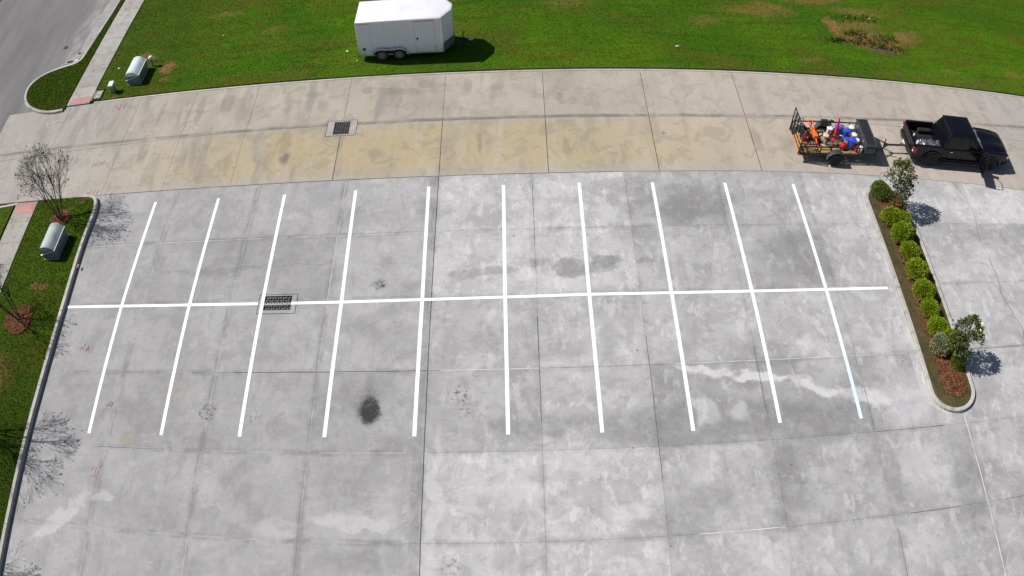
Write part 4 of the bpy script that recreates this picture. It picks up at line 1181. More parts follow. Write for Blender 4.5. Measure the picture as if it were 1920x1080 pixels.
# ------------------------------------------------------------------ enclosed white trailer
def enclosed_trailer():
    r = empty('enclosed_trailer', (8.48, 14.86, .12)); tag(r, 'white enclosed tandem axle trailer with V nose parked on the grass', 'trailer')
    L, W, z0, z1 = 4.12, 1.92, .34, 2.36
    nose = [(L, 0), (L+.50, .70), (L+.52, W-.70), (L, W)]
    out = [(0, 0)] + nose + [(0, W)]
    b = MB(); b.prism(out, z0, z1); b.build('body', M['trail_white'], r, bevel=.012)
    # roof with softly rounded edges
    cxr, cyr = L/2, W/2
    def shrink(f, z): return [(x+(-f if x > cxr else f), y+(f if y < cyr else -f), z) for x, y in out]
    b = MB(); b.loft([shrink(-.012, z1-.05), shrink(-.012, z1), shrink(.03, z1+.035), shrink(.12, z1+.055)]); b.build('roof', M['trail_roof'], r, smooth=True)
    # corner and edge trims
    for (x, y) in ((0, 0), (L, 0), (0, W), (L, W)):
        b = MB(); b.box(x-.035, x+.035, y-.012, y+.012, z0, z1-.01); b.build('corner_trim', M['alu'], r)
    b = MB(); b.box(.03, L-.04, -.014, .0, z1-.085, z1-.05); b.build('top_rail', M['alu'], r)
    b = MB(); b.box(.03, L-.04, -.016, .0, z0, z0+.05); b.build('bottom_rail', M['alu'], r)
    # panel seams on the side
    for x in (.68, 1.36, 2.04):
        b = MB(); b.box(x-.006, x+.006, -.006, .0, z0+.05, z1-.09); b.build('panel_seam', M['lock'], r)
    b = MB()
    for x in np.arange(.1, L-.05, .16):
        for z in (z1-.065, z0+.025): b.box(x-.008, x+.008, -.021, -.013, z-.008, z+.008)
    o = b.build('rivets', M['lock'], r); tag(o, kind='stuff')
    # V nose lower guard
    for a_, c_ in ((nose[0], nose[1]), (nose[1], nose[2]), (nose[2], nose[3])):
        A_, B_ = Vector(a_), Vector(c_); d = (B_-A_).normalized(); nn = Vector((d.y, -d.x))*.008
        b = MB(); P = [A_+nn*.2, B_+nn*.2, B_+nn*1.8, A_+nn*1.8]; b.prism([tuple(p) for p in P], z0+.01, z0+.50); b.build('stone_guard', M['guard'], r)
        b = MB(); b.prism([tuple(p) for p in P], z0+.50, z0+.525); b.build('guard_trim', M['alu'], r)
    b = MB()
    for a_, c_ in ((nose[0], nose[1]), (nose[1], nose[2])):
        b.tube((*a_, z1+.0), (*c_, z1+.0), .018, n=6)
    b.build('nose_trim', M['guard'], r)
    # side door
    dx0, dx1 = 2.84, 3.76
    b = MB(); b.box(dx0, dx1, -.022, .0, z0+.10, z1-.16, bevel=.006); d = b.build('side_door', M['trail_white'], r)
    b = MB()
    for q_ in minus((dx0-.03, dx1+.03, z0+.07, z1-.13), (dx0, dx1, z0+.10, z1-.16)): b.box(q_[0], q_[1], -.012, -.001, q_[2], q_[3])
    b.build('door_frame', M['lock'], r)
    b = MB(); b.box(dx0+.05, dx0+.14, -.045, -.022, 1.20, 1.29, bevel=.006); b.box(dx0+.07, dx0+.1, -.05, -.022, 1.12, 1.20); b.build('door_handle', M['black_metal'], d)
    for z in (.55, 1.25, 2.0):
        b = MB(); b.box(dx1-.01, dx1+.06, -.035, -.012, z, z+.12); b.build('hinge', M['alu'], d)
    b = MB(); b.box(dx0-.02, dx1+.02, -.04, -.002, z1-.125, z1-.105); b.build('drip_edge', M['lock'], r)
    b = MB(); b.box(.06, .62, -.03, -.002, z1-.14, z1-.11); b.build('drip_edge', M['lock'], r)
    # emblem and marker lamps near the rear
    b = MB(); s_ = .075; cx_, cz = .27, .74
    pts = [(cx_-s_*1.1, cz+s_*.9), (cx_-s_*.4, cz+s_*1.15), (cx_, cz+s_*.95), (cx_+s_*.5, cz+s_*1.1), (cx_+s_*1.25, cz+s_*.45), (cx_+s_*.9, cz-s_*.2), (cx_-s_*.2, cz-s_*1.1), (cx_-s_*.9, cz-s_*.6)]
    b.xzprism(pts, -.006, -.001); b.build('emblem', M['pit'], r)
    for (x, z, m_) in ((.26, .48, 'red_lens'), (3.98, .52, 'amber'), (3.75, z1-.04, 'amber'), (.1, z1-.03, 'red_lens')):
        b = MB(); b.box(x-.035, x+.035, -.03, -.002, z-.015, z+.015, bevel=.005); b.build('marker_light', M[m_], r)
    # wheels and double arched fender
    ax = (1.10, 1.97)
    for y, s_ in ((-.0+.02, -1), (W-.02, 1)):
        for x in ax: wheel(r, x, y+(.03 if s_ < 0 else -.03), .325, .2, s_, M['rim_white'])
        b = MB()
        arc = [(1.10+.46*math.cos(a), .30+.46*math.sin(a)) for a in np.linspace(math.pi, 1.15, 10)] + [(1.97+.46*math.cos(a), .30+.46*math.sin(a)) for a in np.linspace(math.pi-1.15, 0, 10)]
        y0, y1 = (-.14, .0) if s_ < 0 else (W, W+.14)
        rings = [[(x, y0, z), (x, y1, z), (x, y1, z+.022), (x, y0, z+.022)] for x, z in arc]
        b.loft(rings)
        b.build('fender', M['alu'], r, smooth=True)
        b = MB(); arc2 = [(x, z+.01) for x, z in arc]
        yy = y0
        rings = [[(x, yy-.004, z-.03), (x, yy+.012, z-.03), (x, yy+.012, z+.012), (x, yy-.004, z+.012)] for x, z in arc2]
        b.loft(rings); b.build('fender_lip', M['alu'], r)
        b = MB(); yb = .001 if s_ < 0 else W-.006
        pts = [(x, z) for x, z in arc] ; b.xzprism(pts, yb-.008, yb+.004) ; b.build('wheel_well', M['pit'], r)
    b = MB(); b.tube((1.10, .1, .32), (1.10, W-.1, .32), .03); b.tube((1.97, .1, .32), (1.97, W-.1, .32), .03); b.build('axle', M['black_metal'], r)
    # tongue, jack and coupler
    b = MB(); b.tube((L-.2, .25, .30), (L+1.25, W/2, .33), .035, n=6); b.tube((L-.2, W-.25, .30), (L+1.25, W/2, .33), .035, n=6); b.build('drawbar', M['black_metal'], r)
    b = MB(); b.box(L+1.2, L+1.45, W/2-.05, W/2+.05, .30, .40, bevel=.015); b.build('coupler', M['alu'], r)
    b = MB(); b.tube((L+.95, W/2+.02, .03), (L+.95, W/2+.02, .85), .03); b.tube((L+.95, W/2+.02, .80), (L+.95, W/2-.22, .80), .012, n=6); b.box(L+.88, L+1.02, W/2-.05, W/2+.09, .0, .03); b.build('jack', M['black_metal'], r)
    b = MB(); b.box(-.08, 0, .05, W-.05, z0-.08, z0+.02); b.build('rear_bumper', M['black_metal'], r)
    b = MB(); b.box(-.03, 0, .05, W-.05, z0+.04, z1-.06, bevel=.006); b.build('ramp_door', M['trail_white'], r)
enclosed_trailer()

# ------------------------------------------------------------------ pickup truck
M['car_black'] = (lambda t: t.fin(t.mix(t.ramp(t.noise(2.5, 3, vec=t.objc()), .3, .7), (0.0030, 0.0030, 0.0060), (0.0045, 0.0045, 0.009)), .30, 0, .30, .10))(NT('black_car_paint'))
M['glass_dark'] = (lambda t: t.fin((0.004, 0.005, 0.008), .10, 0, .4))(NT('tinted_glass'))
M['bed_liner'] = paint('bed_liner', (0.013, 0.013, 0.014), .8, var=.2)
M['chrome'] = paint('chrome', (0.75, 0.76, 0.78), .15, 1.0, var=.02)
M['trim_black'] = paint('trim_plastic', (0.012, 0.012, 0.013), .6, spec=.3)
M['bumper_dark'] = paint('bumper_dark', (0.055, 0.045, 0.05), .35, .4)
M['seat_grey'] = paint('seat_cloth', (0.03, 0.03, 0.03), .9)
def pickup():
    r = empty('pickup_truck', (34.05, 8.02, 0), math.radians(-3.6)); r.scale = (.945, .99, .97); tag(r, 'black crew cab pickup truck with an open bed and its near front door open', 'pickup truck')
    hw = .96
    RW, FW = 1.20, 4.72          # wheel centres
    # body side shell built as lofted stations: x, half width low, half width belt, z low, z belt
    def station(x, hl, hb, zl, zb, cap=0.0):
        return [(x, -hl, zl), (x, -hl-.03, zl+.22), (x, -hb-.02, zb-.28), (x, -hb, zb-.05), (x, -hb+.05, zb), (x, hb-.05, zb), (x, hb, zb-.05), (x, hb+.02, zb-.28), (x, hl+.03, zl+.22), (x, hl, zl)]
    # cab lower body with doors
    b = MB(); b.loft([station(1.70, .90, .925, .46, 1.16), station(2.2, .91, .935, .44, 1.17), station(3.2, .91, .935, .44, 1.17), station(4.15, .90, .93, .46, 1.17)])
    b.build('cab_body', M['car_black'], r, smooth=True)
    # hood / front clip tapering forward
    b = MB(); b.loft([station(4.15, .90, .93, .50, 1.19), station(4.6, .90, .925, .50, 1.18), station(5.2, .885, .90, .50, 1.13), station(5.62, .84, .85, .48, 1.06), station(5.80, .74, .74, .50, .94)])
    b.build('front_clip', M['car_black'], r, smooth=True)
    b = MB(); rings = []
    for x, h_, z in ((4.08, .76, 1.20), (4.5, .76, 1.235), (5.1, .72, 1.20), (5.55, .64, 1.10)):
        rings.append([(x, -h_, z-.05), (x, -h_*.9, z), (x, -h_*.45, z+.03), (x, -h_*.35, z+.015), (x, h_*.35, z+.015), (x, h_*.45, z+.03), (x, h_*.9, z), (x, h_, z-.05)])
    b.loft(rings); b.build('hood', M['car_black'], r, smooth=True)
    # greenhouse
    def gh(x, hb, ht, zb, zt): return [(x[0], -hb, zb), (x[1], -ht, zt), (x[1], ht, zt), (x[0], hb, zb)]
    base = [(1.72, -.90, 1.15), (4.12, -.90, 1.15), (4.12, .90, 1.15), (1.72, .90, 1.15)]
    top = [(1.98, -.72, 1.84), (3.42, -.72, 1.86), (3.42, .72, 1.86), (1.98, .72, 1.84)]
    b = MB(); b.loft([base, top]); b.build('cab_pillars', M['car_black'], r, bevel=.055, smooth=True)
    b = MB(); t2 = lambda f, z: [(1.98+f, -.74+f, z), (3.44-f, -.74+f, z+.01), (3.44-f, .74-f, z+.01), (1.98+f, .74-f, z)]
    b.loft([t2(-.01, 1.83), t2(0.0, 1.87), t2(.05, 1.90), t2(.16, 1.915)]); b.build('roof', M['car_black'], r, smooth=True)
    def pane(name, pts, off):
        c_ = [Vector(p) for p in pts]; nn = (c_[1]-c_[0]).cross(c_[2]-c_[0]).normalized()
        if nn.dot(Vector(off)) < 0: nn = -nn
        b = MB(); b.loft([[p-nn*.002 for p in c_], [p+nn*.006 for p in c_]]); b.build(name, M['glass_dark'], r)
    def lerp(a_, b_, u): return tuple(a_[i]+(b_[i]-a_[i])*u for i in range(3))
    def quad(A_, B_, C_, D_, u0, u1, v0, v1):
        f = lambda u, v: lerp(lerp(A_, B_, u), lerp(D_, C_, u), v)
        return [f(u0, v0), f(u1, v0), f(u1, v1), f(u0, v1)]
    pane('windshield', quad(base[1], base[2], top[2], top[1], .05, .95, .06, .95), (1, 0, .3))
    pane('rear_window', quad(base[0], base[3], top[3], top[0], .10, .90, .25, .90), (-1, 0, .3))
    for s_, i0, i1 in ((-1, 0, 1), (1, 3, 2)):
        pane('side_window', quad(base[i0], base[i1], top[i1], top[i0], .05, .40, .12, .90), (0, s_, 0))
        if s_ > 0: pane('side_window', quad(base[i0], base[i1], top[i1], top[i0], .44, .84, .12, .90), (0, s_, 0))
        else: pane('door_opening', quad(base[i0], base[i1], top[i1], top[i0], .44, .84, .12, .90), (0, s_, 0))
    # bed: outer walls, floor
    b = MB()
    for s_ in (-1, 1):
        ys = sorted((s_*hw*.97, s_*(hw-.13)))
        b.box(.12, 1.70, ys[0], ys[1], .55, 1.21, bevel=.03)
    b.box(1.60, 1.70, -.82, .82, .60, 1.20, bevel=.01)
    b.build('bed_walls', M['car_black'], r)
    b = MB(); b.box(.14, 1.62, -.84, .84, .60, .70)
    for k in range(9): b.box(.16, 1.60, -.76+.19*k-.03, -.76+.19*k+.03, .70, .715)
    b.build('bed_floor', M['bed_liner'], r)
    for s_ in (-1, 1):
        b = MB(); b.box(.15, 1.62, s_*.83-.025, s_*.83+.025, 1.205, 1.225); b.build('bed_rail_cap', M['trim_black'], r)
        b = MB(); b.box(RW-.38, RW+.38, s_*.68-.14, s_*.68+.14, .70, .93, bevel=.06); b.build('wheel_tub', M['bed_liner'], r)
    b = MB(); b.box(.04, .12, -.80, .80, .60, 1.19, bevel=.02); tg = b.build('tailgate', M['car_black'], r)
    b = MB(); b.box(.025, .045, -.14, .14, 1.02, 1.10, bevel=.008); b.build('tailgate_handle', M['bumper_dark'], tg)
    b = MB(); b.box(.028, .042, -.40, .40, .78, .90); b.build('badge_strip', M['bumper_dark'], tg)
    # rear bumper, plate, lamps
    b = MB(); b.loft([[(.12, -.90, .48), (-.02, -.86, .48), (-.10, -.5, .48), (-.10, .5, .48), (-.02, .86, .48), (.12, .90, .48)], [(.12, -.90, .66), (-.02, -.86, .66), (-.10, -.5, .66), (-.10, .5, .66), (-.02, .86, .66), (.12, .90, .66)]])
    b.build('rear_bumper', M['bumper_dark'], r, bevel=.015)
    b = MB(); b.box(-.115, -.10, -.16, .16, .51, .63); b.build('licence_plate', M['white'], r)
    for s_ in (-1, 1):
        ys = sorted((s_*.955, s_*.80))
        b = MB(); b.box(.03, .22, ys[0]-(.012 if s_ < 0 else 0), ys[1]+(.012 if s_ > 0 else 0), .78, 1.06, bevel=.02); tl = b.build('tail_light', M['red_lens'], r)
        b = MB(); b.box(.018, .032, s_*.87-.05, s_*.87+.05, .82, .90); b.build('reverse_lens', M['white'], tl)
        b = MB(); b.box(5.55, 5.80, s_*.68-.14, s_*.68+.14, .80, .97, bevel=.03); b.build('headlight', M['chrome'], r)
        for wc in (RW, FW):
            b = MB(); arc = [(wc+.50*math.cos(a), .40+.50*math.sin(a)) for a in np.linspace(math.pi*1.02, -.06, 14)]
            y0, y1 = sorted((s_*.90, s_*1.0))
            rings = [[(x, y0, z), (x, y1, z), (x+(x-wc)*.10, y1-s_*.01, z+(z-.4)*.10), (x+(x-wc)*.10, y0, z+(z-.4)*.10)] for x, z in arc]
            b.loft(rings); b.build('fender_flare', M['trim_black'], r, smooth=True)
        b = MB(); b.box(1.75, 4.1, s_*.99-.08, s_*.99+.03, .38, .44, bevel=.015); b.build('side_step', M['trim_black'], r)
    b = MB(); b.loft([[(5.76, -.70, .62), (5.84, -.4, .62), (5.84, .4, .62), (5.76, .70, .62)], [(5.72, -.68, .96), (5.80, -.4, .98), (5.80, .4, .98), (5.72, .68, .96)]]); b.build('grille', M['trim_black'], r)
    b = MB(); b.loft([[(5.5, -.92, .42), (5.80, -.82, .42), (5.95, -.45, .42), (5.95, .45, .42), (5.80, .82, .42), (5.5, .92, .42)], [(5.5, -.92, .64), (5.80, -.82, .64), (5.95, -.45, .66), (5.95, .45, .66), (5.80, .82, .64), (5.5, .92, .64)]])
    b.build('front_bumper', M['trim_black'], r, bevel=.02)
    b = MB(); b.box(.3, 5.5, -.55, .55, .36, .50); b.build('chassis', M['trim_black'], r)
    for wc in (RW, FW):
        for s_ in (-1, 1): wheel(r, wc, s_*.83, .415, .27, s_, M['rim_black'], 6)
    # door seams and handles
    for s_ in (-1, 1):
        for x in (2.85, 1.98, 4.02):
            b = MB(); b.box(x-.006, x+.006, s_*.952-.004, s_*.952+.004, .55, 1.10); b.build('door_seam', M['pit'], r)
        for x in ((2.10,) if s_ < 0 else (2.10, 3.05)):
            b = MB(); b.box(x, x+.16, s_*.955-.02, s_*.955+.02, 1.00, 1.035, bevel=.008); b.build('door_handle', M['chrome'] if s_ < 0 else M['trim_black'], r)
    # mirrors
    b = MB(); b.box(3.72, 3.84, .98, 1.22, 1.12, 1.34, bevel=.03); b.tube((3.8, .90, 1.18), (3.8, 1.0, 1.2), .03); b.build('mirror', M['trim_black'], r)
    b = MB()
    for (p0, p1) in (((4.16, -.45, 1.20), (4.10, .05, 1.235)), ((4.16, .2, 1.20), (4.10, .68, 1.235))): b.tube(p0, p1, .014, n=5)
    b.build('wiper', M['lock'], r)
    b = MB(); b.box(4.04, 4.10, -.70, .70, 1.215, 1.228); b.build('cowl', M['guard'], r)
    # open near front door, hinged at its front edge and swung out
    dr = empty('open_door', (3.98, -.95, 0), math.radians(82), r)
    # local: door extends along -x from hinge
    b = MB(); b.loft([[(-.02, -.035, .50), (-1.08, -.035, .50), (-1.10, -.035, 1.16), (-.0, -.035, 1.16)], [(-.02, .035, .50), (-1.08, .035, .50), (-1.10, .02, 1.16), (-.0, .02, 1.16)]]); b.build('door_panel', M['car_black'], dr, bevel=.012)
    b = MB(); b.path([(-.02, 0, 1.15), (-.52, .10, 1.80), (-.98, .12, 1.82), (-1.08, 0, 1.15)], .022, 6); b.build('window_frame', M['car_black'], dr)
    b = MB(); b.box(-.30, -.10, -.24, -.04, 1.12, 1.34, bevel=.03); b.build('mirror', M['trim_black'], dr)
    b = MB(); b.box(-.98, -.84, -.05, -.03, 1.0, 1.04); b.build('door_handle', M['chrome'], dr)
pickup()

# ------------------------------------------------------------------ open utility trailer
M['deck_wood'] = (lambda t: t.fin(t.mix(t.ramp(t.noise(3, 5, .6, vec=t.objc(), stretch=(1, 8, 1)), .3, .7), (0.17, 0.11, 0.055), (0.36, 0.25, 0.13)), .85))(NT('weathered_planks'))
M['new_wood'] = (lambda t: t.fin(t.mix(t.ramp(t.noise(3, 5, .6, vec=t.objc(), stretch=(1, 8, 1)), .3, .7), (0.42, 0.20, 0.06), (0.55, 0.31, 0.11)), .7))(NT('yellow_wood'))
M['box_grey'] = paint('toolbox_grey', (0.075, 0.080, 0.088), .38, .3, var=.12)
M['yellow'] = paint('yellow_paint', (0.62, 0.38, 0.12), .5)
def utility_trailer():
    r = empty('utility_trailer', (28.42, 7.16, 0), math.radians(-.5)); tag(r, 'black open utility trailer with upright mesh ramp and loaded plank deck', 'trailer')
    L, W, zd = 3.75, 1.72, .50
    n = 9
    for k in range(n):
        y0 = .05+(W-.1)*k/n
        b = MB(); b.box(.05, L-.05, y0+.008, y0+(W-.1)/n-.008, zd-.035, zd+random.uniform(-.004, .004)); b.build('plank', M['deck_wood'], r)
    b = MB()
    for y in (0, W): b.box(0, L, y-.03, y+.03, zd-.09, zd-.0)
    for x in (0.03, L-.03): b.box(x-.03, x+.03, 0.03, W-.03, zd-.088, zd-.002)
    for x in (.9, 1.9, 2.9): b.box(x-.02, x+.02, .03, W-.03, zd-.10, zd-.04)
    b.build('chassis', M['black_metal'], r)
    for y in (0, W):
        for x in (.03, .95, 1.9, 2.85, L-.03):
            b = MB(); b.box(x-.02, x+.02, y-.02, y+.02, zd, zd+.36); b.build('post', M['black_metal'], r)
        b = MB(); b.box(0, L, y-.022, y+.022, zd+.362, zd+.405); b.build('top_rail', M['black_metal'], r)
    b = MB(); b.box(L-.052, L-.008, .03, W-.03, zd+.362, zd+.403); b.build('top_rail', M['black_metal'], r)
    # rear ramp, standing up and leaning a little outwards
    rp = empty('ramp', (-.04, 0, zd-.02), 0, r); rp.rotation_euler = (0, math.radians(2), 0)
    H = 1.22
    b = MB()
    for y in (.02, W-.02): b.box(-.02, .02, y-.02, y+.02, 0, H)
    b.box(-.018, .018, .04, W-.04, H-.04, H-.002); b.box(-.018, .018, .04, W-.04, 0.0, .04)
    b.build('ramp_frame', M['black_metal'], rp)
    for k in range(1, 5):
        y = .02+(W-.04)*k/5
        b = MB(); b.box(-.03, .022, y-.03, y+.03, .04, H-.04); b.build('ramp_slat', M['black_metal'] if k % 2 else M['black_metal'], rp)
    for k in range(1, 7):
        z = H*k/7
        b = MB(); b.box(-.016, -.003, .04, W-.04, z-.012, z+.012); b.build('ramp_crossbar', M['black_metal'], rp)
    b = MB(); b.box(-.062, -.031, .03, W*.62, .04, .16); b.box(-.062, -.031, .03, W*.5, .30, .40); b.box(-.062, -.031, .03, W*.42, .56, .64); b.build('ramp_boards', M['new_wood'], rp)
    # wheels, fenders
    for y, s_ in ((-.16, -1), (W+.16, 1)):
        wheel(r, 1.70, y, .335, .2, s_, M['rim_black'])
        b = MB(); arc = [(1.70+.44*math.cos(a), .34+.42*math.sin(a)) for a in np.linspace(math.pi, 0, 14)]
        y0, y1 = (y-.13, y+.13)
        b.loft([[(x, y0, z), (x, y1, z), (x, y1, z+.015), (x, y0, z+.015)] for x, z in arc]); b.build('fender', M['box_grey'], r, smooth=True)
    b = MB(); b.tube((1.7, -.1, .33), (1.7, W+.1, .33), .03); b.build('axle', M['black_metal'], r)
    # drawbar and coupler, jack, safety chain
    b = MB(); b.tube((L-.1, .15, .44), (L+.95, .80, .45), .035, n=6); b.tube((L-.1, W-.15, .44), (L+.95, .80, .45), .035, n=6); b.box(L+.7, L+1.62, .765, .835, .41, .48); b.build('drawbar', M['black_metal'], r)
    b = MB(); b.box(L+1.55, L+1.82, .745, .855, .43, .53, bevel=.02); b.build('coupler', M['box_grey'], r)
    b = MB(); b.path([(L+1.4, .78, .42), (L+1.5, .70, .28), (L+1.6, .72, .22), (L+1.75, .76, .36)], .008, 5); b.build('safety_chain', M['lock'], r)
    b = MB(); b.tube((L+.62, .62, .12), (L+.62, .62, .95), .028); b.build('jack', M['black_metal'], r)
    for y in (.04, W-.04):
        b = MB(); b.box(-.08, -.03, y-.07, y+.07, zd-.11, zd-.04, bevel=.008); b.build('tail_light', M['red_lens'], r)
utility_trailer()
# long tool chest across the trailer front
r = empty('tool_chest', (31.86, 8.03, .50), math.radians(-2)); tag(r, 'long dark grey tool chest lying across the front of the utility trailer', 'tool chest')
b = MB(); b.box(-.26, .26, -.90, .90, .0, .50, bevel=.015); b.build('chest', M['box_grey'], r)
b = MB(); b.box(-.29, .29, -.93, .93, .50, .56, bevel=.02); ld = b.build('lid', M['box_grey'], r)
b = MB(); b.box(-.20, .20, -.84, .84, .56, .575, bevel=.005); b.build('lid_panel', M['black_metal'], ld)
for y in (-.5, .5):
    b = MB(); b.box(-.30, -.26, y-.05, y+.05, .38, .48, bevel=.006); b.build('latch', M['lock'], r)

# ------------------------------------------------------------------ cargo
DZ = .505
M['cone_red'] = paint('cone_red', (0.80, 0.045, 0.03), .5, var=.08)
M['orange'] = paint('orange_paint', (0.92, 0.16, 0.02), .45, var=.08)
M['blue'] = paint('blue_plastic', (0.02, 0.09, 0.62), .3, var=.08)
M['bucket_white'] = paint('white_plastic', (0.78, 0.79, 0.80), .4, var=.08)
M['gas_red'] = paint('red_plastic', (0.62, 0.015, 0.02), .35, var=.1)
M['hose'] = paint('black_hose', (0.015, 0.015, 0.016), .5)
M['cream'] = paint('cream_plastic', (0.62, 0.58, 0.40), .5)
M['steel'] = paint('steel_tube', (0.40, 0.40, 0.42), .35, .8)

def bucket(x, y, z, body, lid, label, r_=.15, h=.36, tilt=0.0):
    e = empty('bucket', (x, y, z)); e.rotation_euler = (tilt, tilt*.6, random.uniform(0, 6)); tag(e, label, 'bucket', 'paint buckets loaded on the utility trailer')
    b = MB(); b.lathe([(r_*.86, 0), (r_*.97, h*.86), (r_*1.04, h*.87), (r_*1.04, h*.93), (r_, h*.95)], n=20); b.build('pail', body, e, smooth=True)
    b = MB(); b.lathe([(r_*1.07, h*.93), (r_*1.07, h*1.0), (r_*.95, h*1.03), (r_*.30, h*1.04), (.012, h*1.045)], n=20); b.build('lid', lid, e, smooth=True)
    b = MB(); b.path([(r_*1.05, 0, h*.9), (r_*1.15, .02, h*.6), (r_*.6, r_*1.0, h*.5), (-r_*.6, r_*1.0, h*.5), (-r_*1.15, .02, h*.6), (-r_*1.05, 0, h*.9)], .004, 4); b.build('bail', M['lock'], e)
    return e
W_, B_, R_ = M['bucket_white'], M['blue'], M['gas_red']
bucket(30.62, 8.52, DZ, B_, B_, 'blue bucket behind the red cone near the far rail', .17, .42)
bucket(30.98, 8.32, DZ, B_, B_, 'blue bucket in the middle of the cargo', .17, .40)
bucket(31.02, 7.55, DZ+.10, B_, B_, 'blue lidded bucket nearest the camera side rail', .17, .42)
bucket(30.82, 8.62, DZ, W_, B_, 'white bucket with blue lid between the two far blue buckets', .14, .34)
bucket(31.32, 8.62, DZ, W_, W_, 'white bucket at the far rail beside the tool chest', .14, .34)
bucket(30.22, 8.56, DZ, W_, W_, 'white bucket left of the red cone at the far rail', .14, .30)
bucket(31.33, 8.16, DZ, W_, W_, 'white bucket right of the middle blue bucket', .13, .30)
bucket(30.80, 7.74, DZ, W_, B_, 'white bucket with blue lid left of the near blue bucket', .14, .38)
bucket(31.40, 7.86, DZ, W_, W_, 'small white bucket close to the tool chest in the middle', .11, .24)
bucket(31.38, 7.32, DZ, W_, W_, 'white bucket on the near side in front of the tool chest', .13, .26)
bucket(30.66, 8.10, DZ, W_, W_, 'small white bucket in front of the red cone base', .09, .2)
bucket(29.92, 8.15, DZ, M['cream'], M['cream'], 'cream square looking pail alone on the open plank deck', .13, .22)

def gas_can(x, y, z, rz, label, s_=1.0, mat=None):
    e = empty('fuel_can', (x, y, z), rz); e.scale = (s_,)*3; tag(e, label, 'fuel can', 'red fuel cans on the utility trailer')
    b = MB(); b.loft([[(-.15, -.10, 0), (.15, -.10, 0), (.15, .10, 0), (-.15, .10, 0)], [(-.15, -.10, .24), (.15, -.10, .24), (.15, .10, .24), (-.15, .10, .24)], [(-.11, -.07, .31), (.10, -.07, .29), (.10, .07, .29), (-.11, .07, .31)]]); b.build('can_body', mat or R_, e, bevel=.02)
    b = MB(); b.path([(-.10, 0, .30), (-.07, 0, .36), (.05, 0, .36), (.08, 0, .28)], .016, 6); b.build('handle', mat or R_, e)
    b = MB(); b.tube((.12, 0, .28), (.20, 0, .38), .018, .012, 7); b.build('spout', M['yellow'], e)
gas_can(30.62, 7.50, DZ, .4, 'red fuel can left of the near blue bucket')
gas_can(31.22, 7.42, DZ, 1.8, 'red fuel can between the near blue bucket and the tool chest')
gas_can(31.12, 8.02, DZ, .9, 'small red fuel can in the middle of the buckets', .7)
gas_can(28.86, 8.05, DZ, 1.2, 'red fuel can standing alone just inside the ramp', 1.0)

# tall delineator cone leaning slightly
e = empty('traffic_cone', (30.38, 8.12, DZ)); e.rotation_euler = (0, math.radians(-2), 0); tag(e, 'tall slim red traffic cone standing upright in the cargo', 'traffic cone')
b = MB(); b.lathe([(.155, .035), (.12, .10), (.062, .75), (.045, .98)], n=18); b.build('cone', M['cone_red'], e, smooth=True)
b = MB(); b.box(-.19, .19, -.19, .19, 0, .035, bevel=.008); b.build('base', M['cone_red'], e)
b = MB(); b.lathe([(.03, .98), (.062, 1.0), (.062, 1.10), (.03, 1.12), (.028, 1.17), (.055, 1.19), (.05, 1.22)], n=14); b.build('grip', M['gas_red'], e, smooth=True)
for pr_ in ([(.100, .34), (.0900, .46)], [(.080, .60), (.073, .68)]):
    b = MB(); b.lathe(pr_, n=18, cap=False); b.build('reflective_band', M['gas_red'], e, smooth=True)

# orange hand stencil frame
e = empty('marking_machine', (29.28, 8.10, DZ), math.radians(4)); tag(e, 'orange wheeled line marking machine standing across the plank deck', 'machine')
b = MB()
b.path([(-.12, .62, .55), (-.10, .30, .42), (-.02, -.2, .36), (.0, -.50, .20)], .030, 7); b.path([(.10, .62, .55), (.08, .30, .42), (.02, -.2, .36), (.0, -.50, .20)], .030, 7)
b.tube((-.22, .62, .56), (.20, .62, .56), .024, n=7); b.tube((-.11, .25, .40), (.10, .25, .40), .03, n=6)
b.build('frame', M['orange'], e, smooth=True)
b = MB(); b.box(-.10, .10, -.30, .06, .22, .44, bevel=.03); b.build('tank', M['orange'], e)
for s_ in (-1, 1):
    b = MB(); b.lathe([(.05, -.03), (.13, -.03), (.13, .03), (.05, .03)], axis='X', center=(s_*.14, .05, .13), n=16); b.build('wheel', M['tyre'], e, smooth=True)
b = MB(); b.lathe([(.03, -.025), (.10, -.025), (.10, .025), (.03, .025)], axis='X', center=(0, -.48, .10), n=16); b.build('wheel', M['gas_red'], e, smooth=True)
# black wheeled sprayer near the ramp
e = empty('pressure_sprayer', (28.82, 8.52, DZ), math.radians(20)); tag(e, 'dark engine driven sprayer with grey tubing in the far rear corner of the trailer', 'sprayer')
b = MB(); b.box(-.16, .16, -.14, .14, .14, .40, bevel=.03); b.build('engine', M['black_metal'], e)
b = MB(); b.lathe([(.09, .40), (.10, .46), (.06, .50)], n=14); b.build('fuel_tank', M['steel'], e, smooth=True)
b = MB(); b.path([(-.22, -.2, .1), (-.22, .2, .1), (-.22, .28, .6), (.22, .28, .6), (.22, .2, .1), (.22, -.2, .1), (-.22, -.2, .1)], .018, 7); b.build('frame', M['steel'], e)
for s_ in (-1, 1):
    b = MB(); b.lathe([(.04, -.03), (.12, -.03), (.12, .03), (.04, .03)], axis='X', center=(s_*.26, .05, .12), n=16); b.build('wheel', M['tyre'], e, smooth=True)
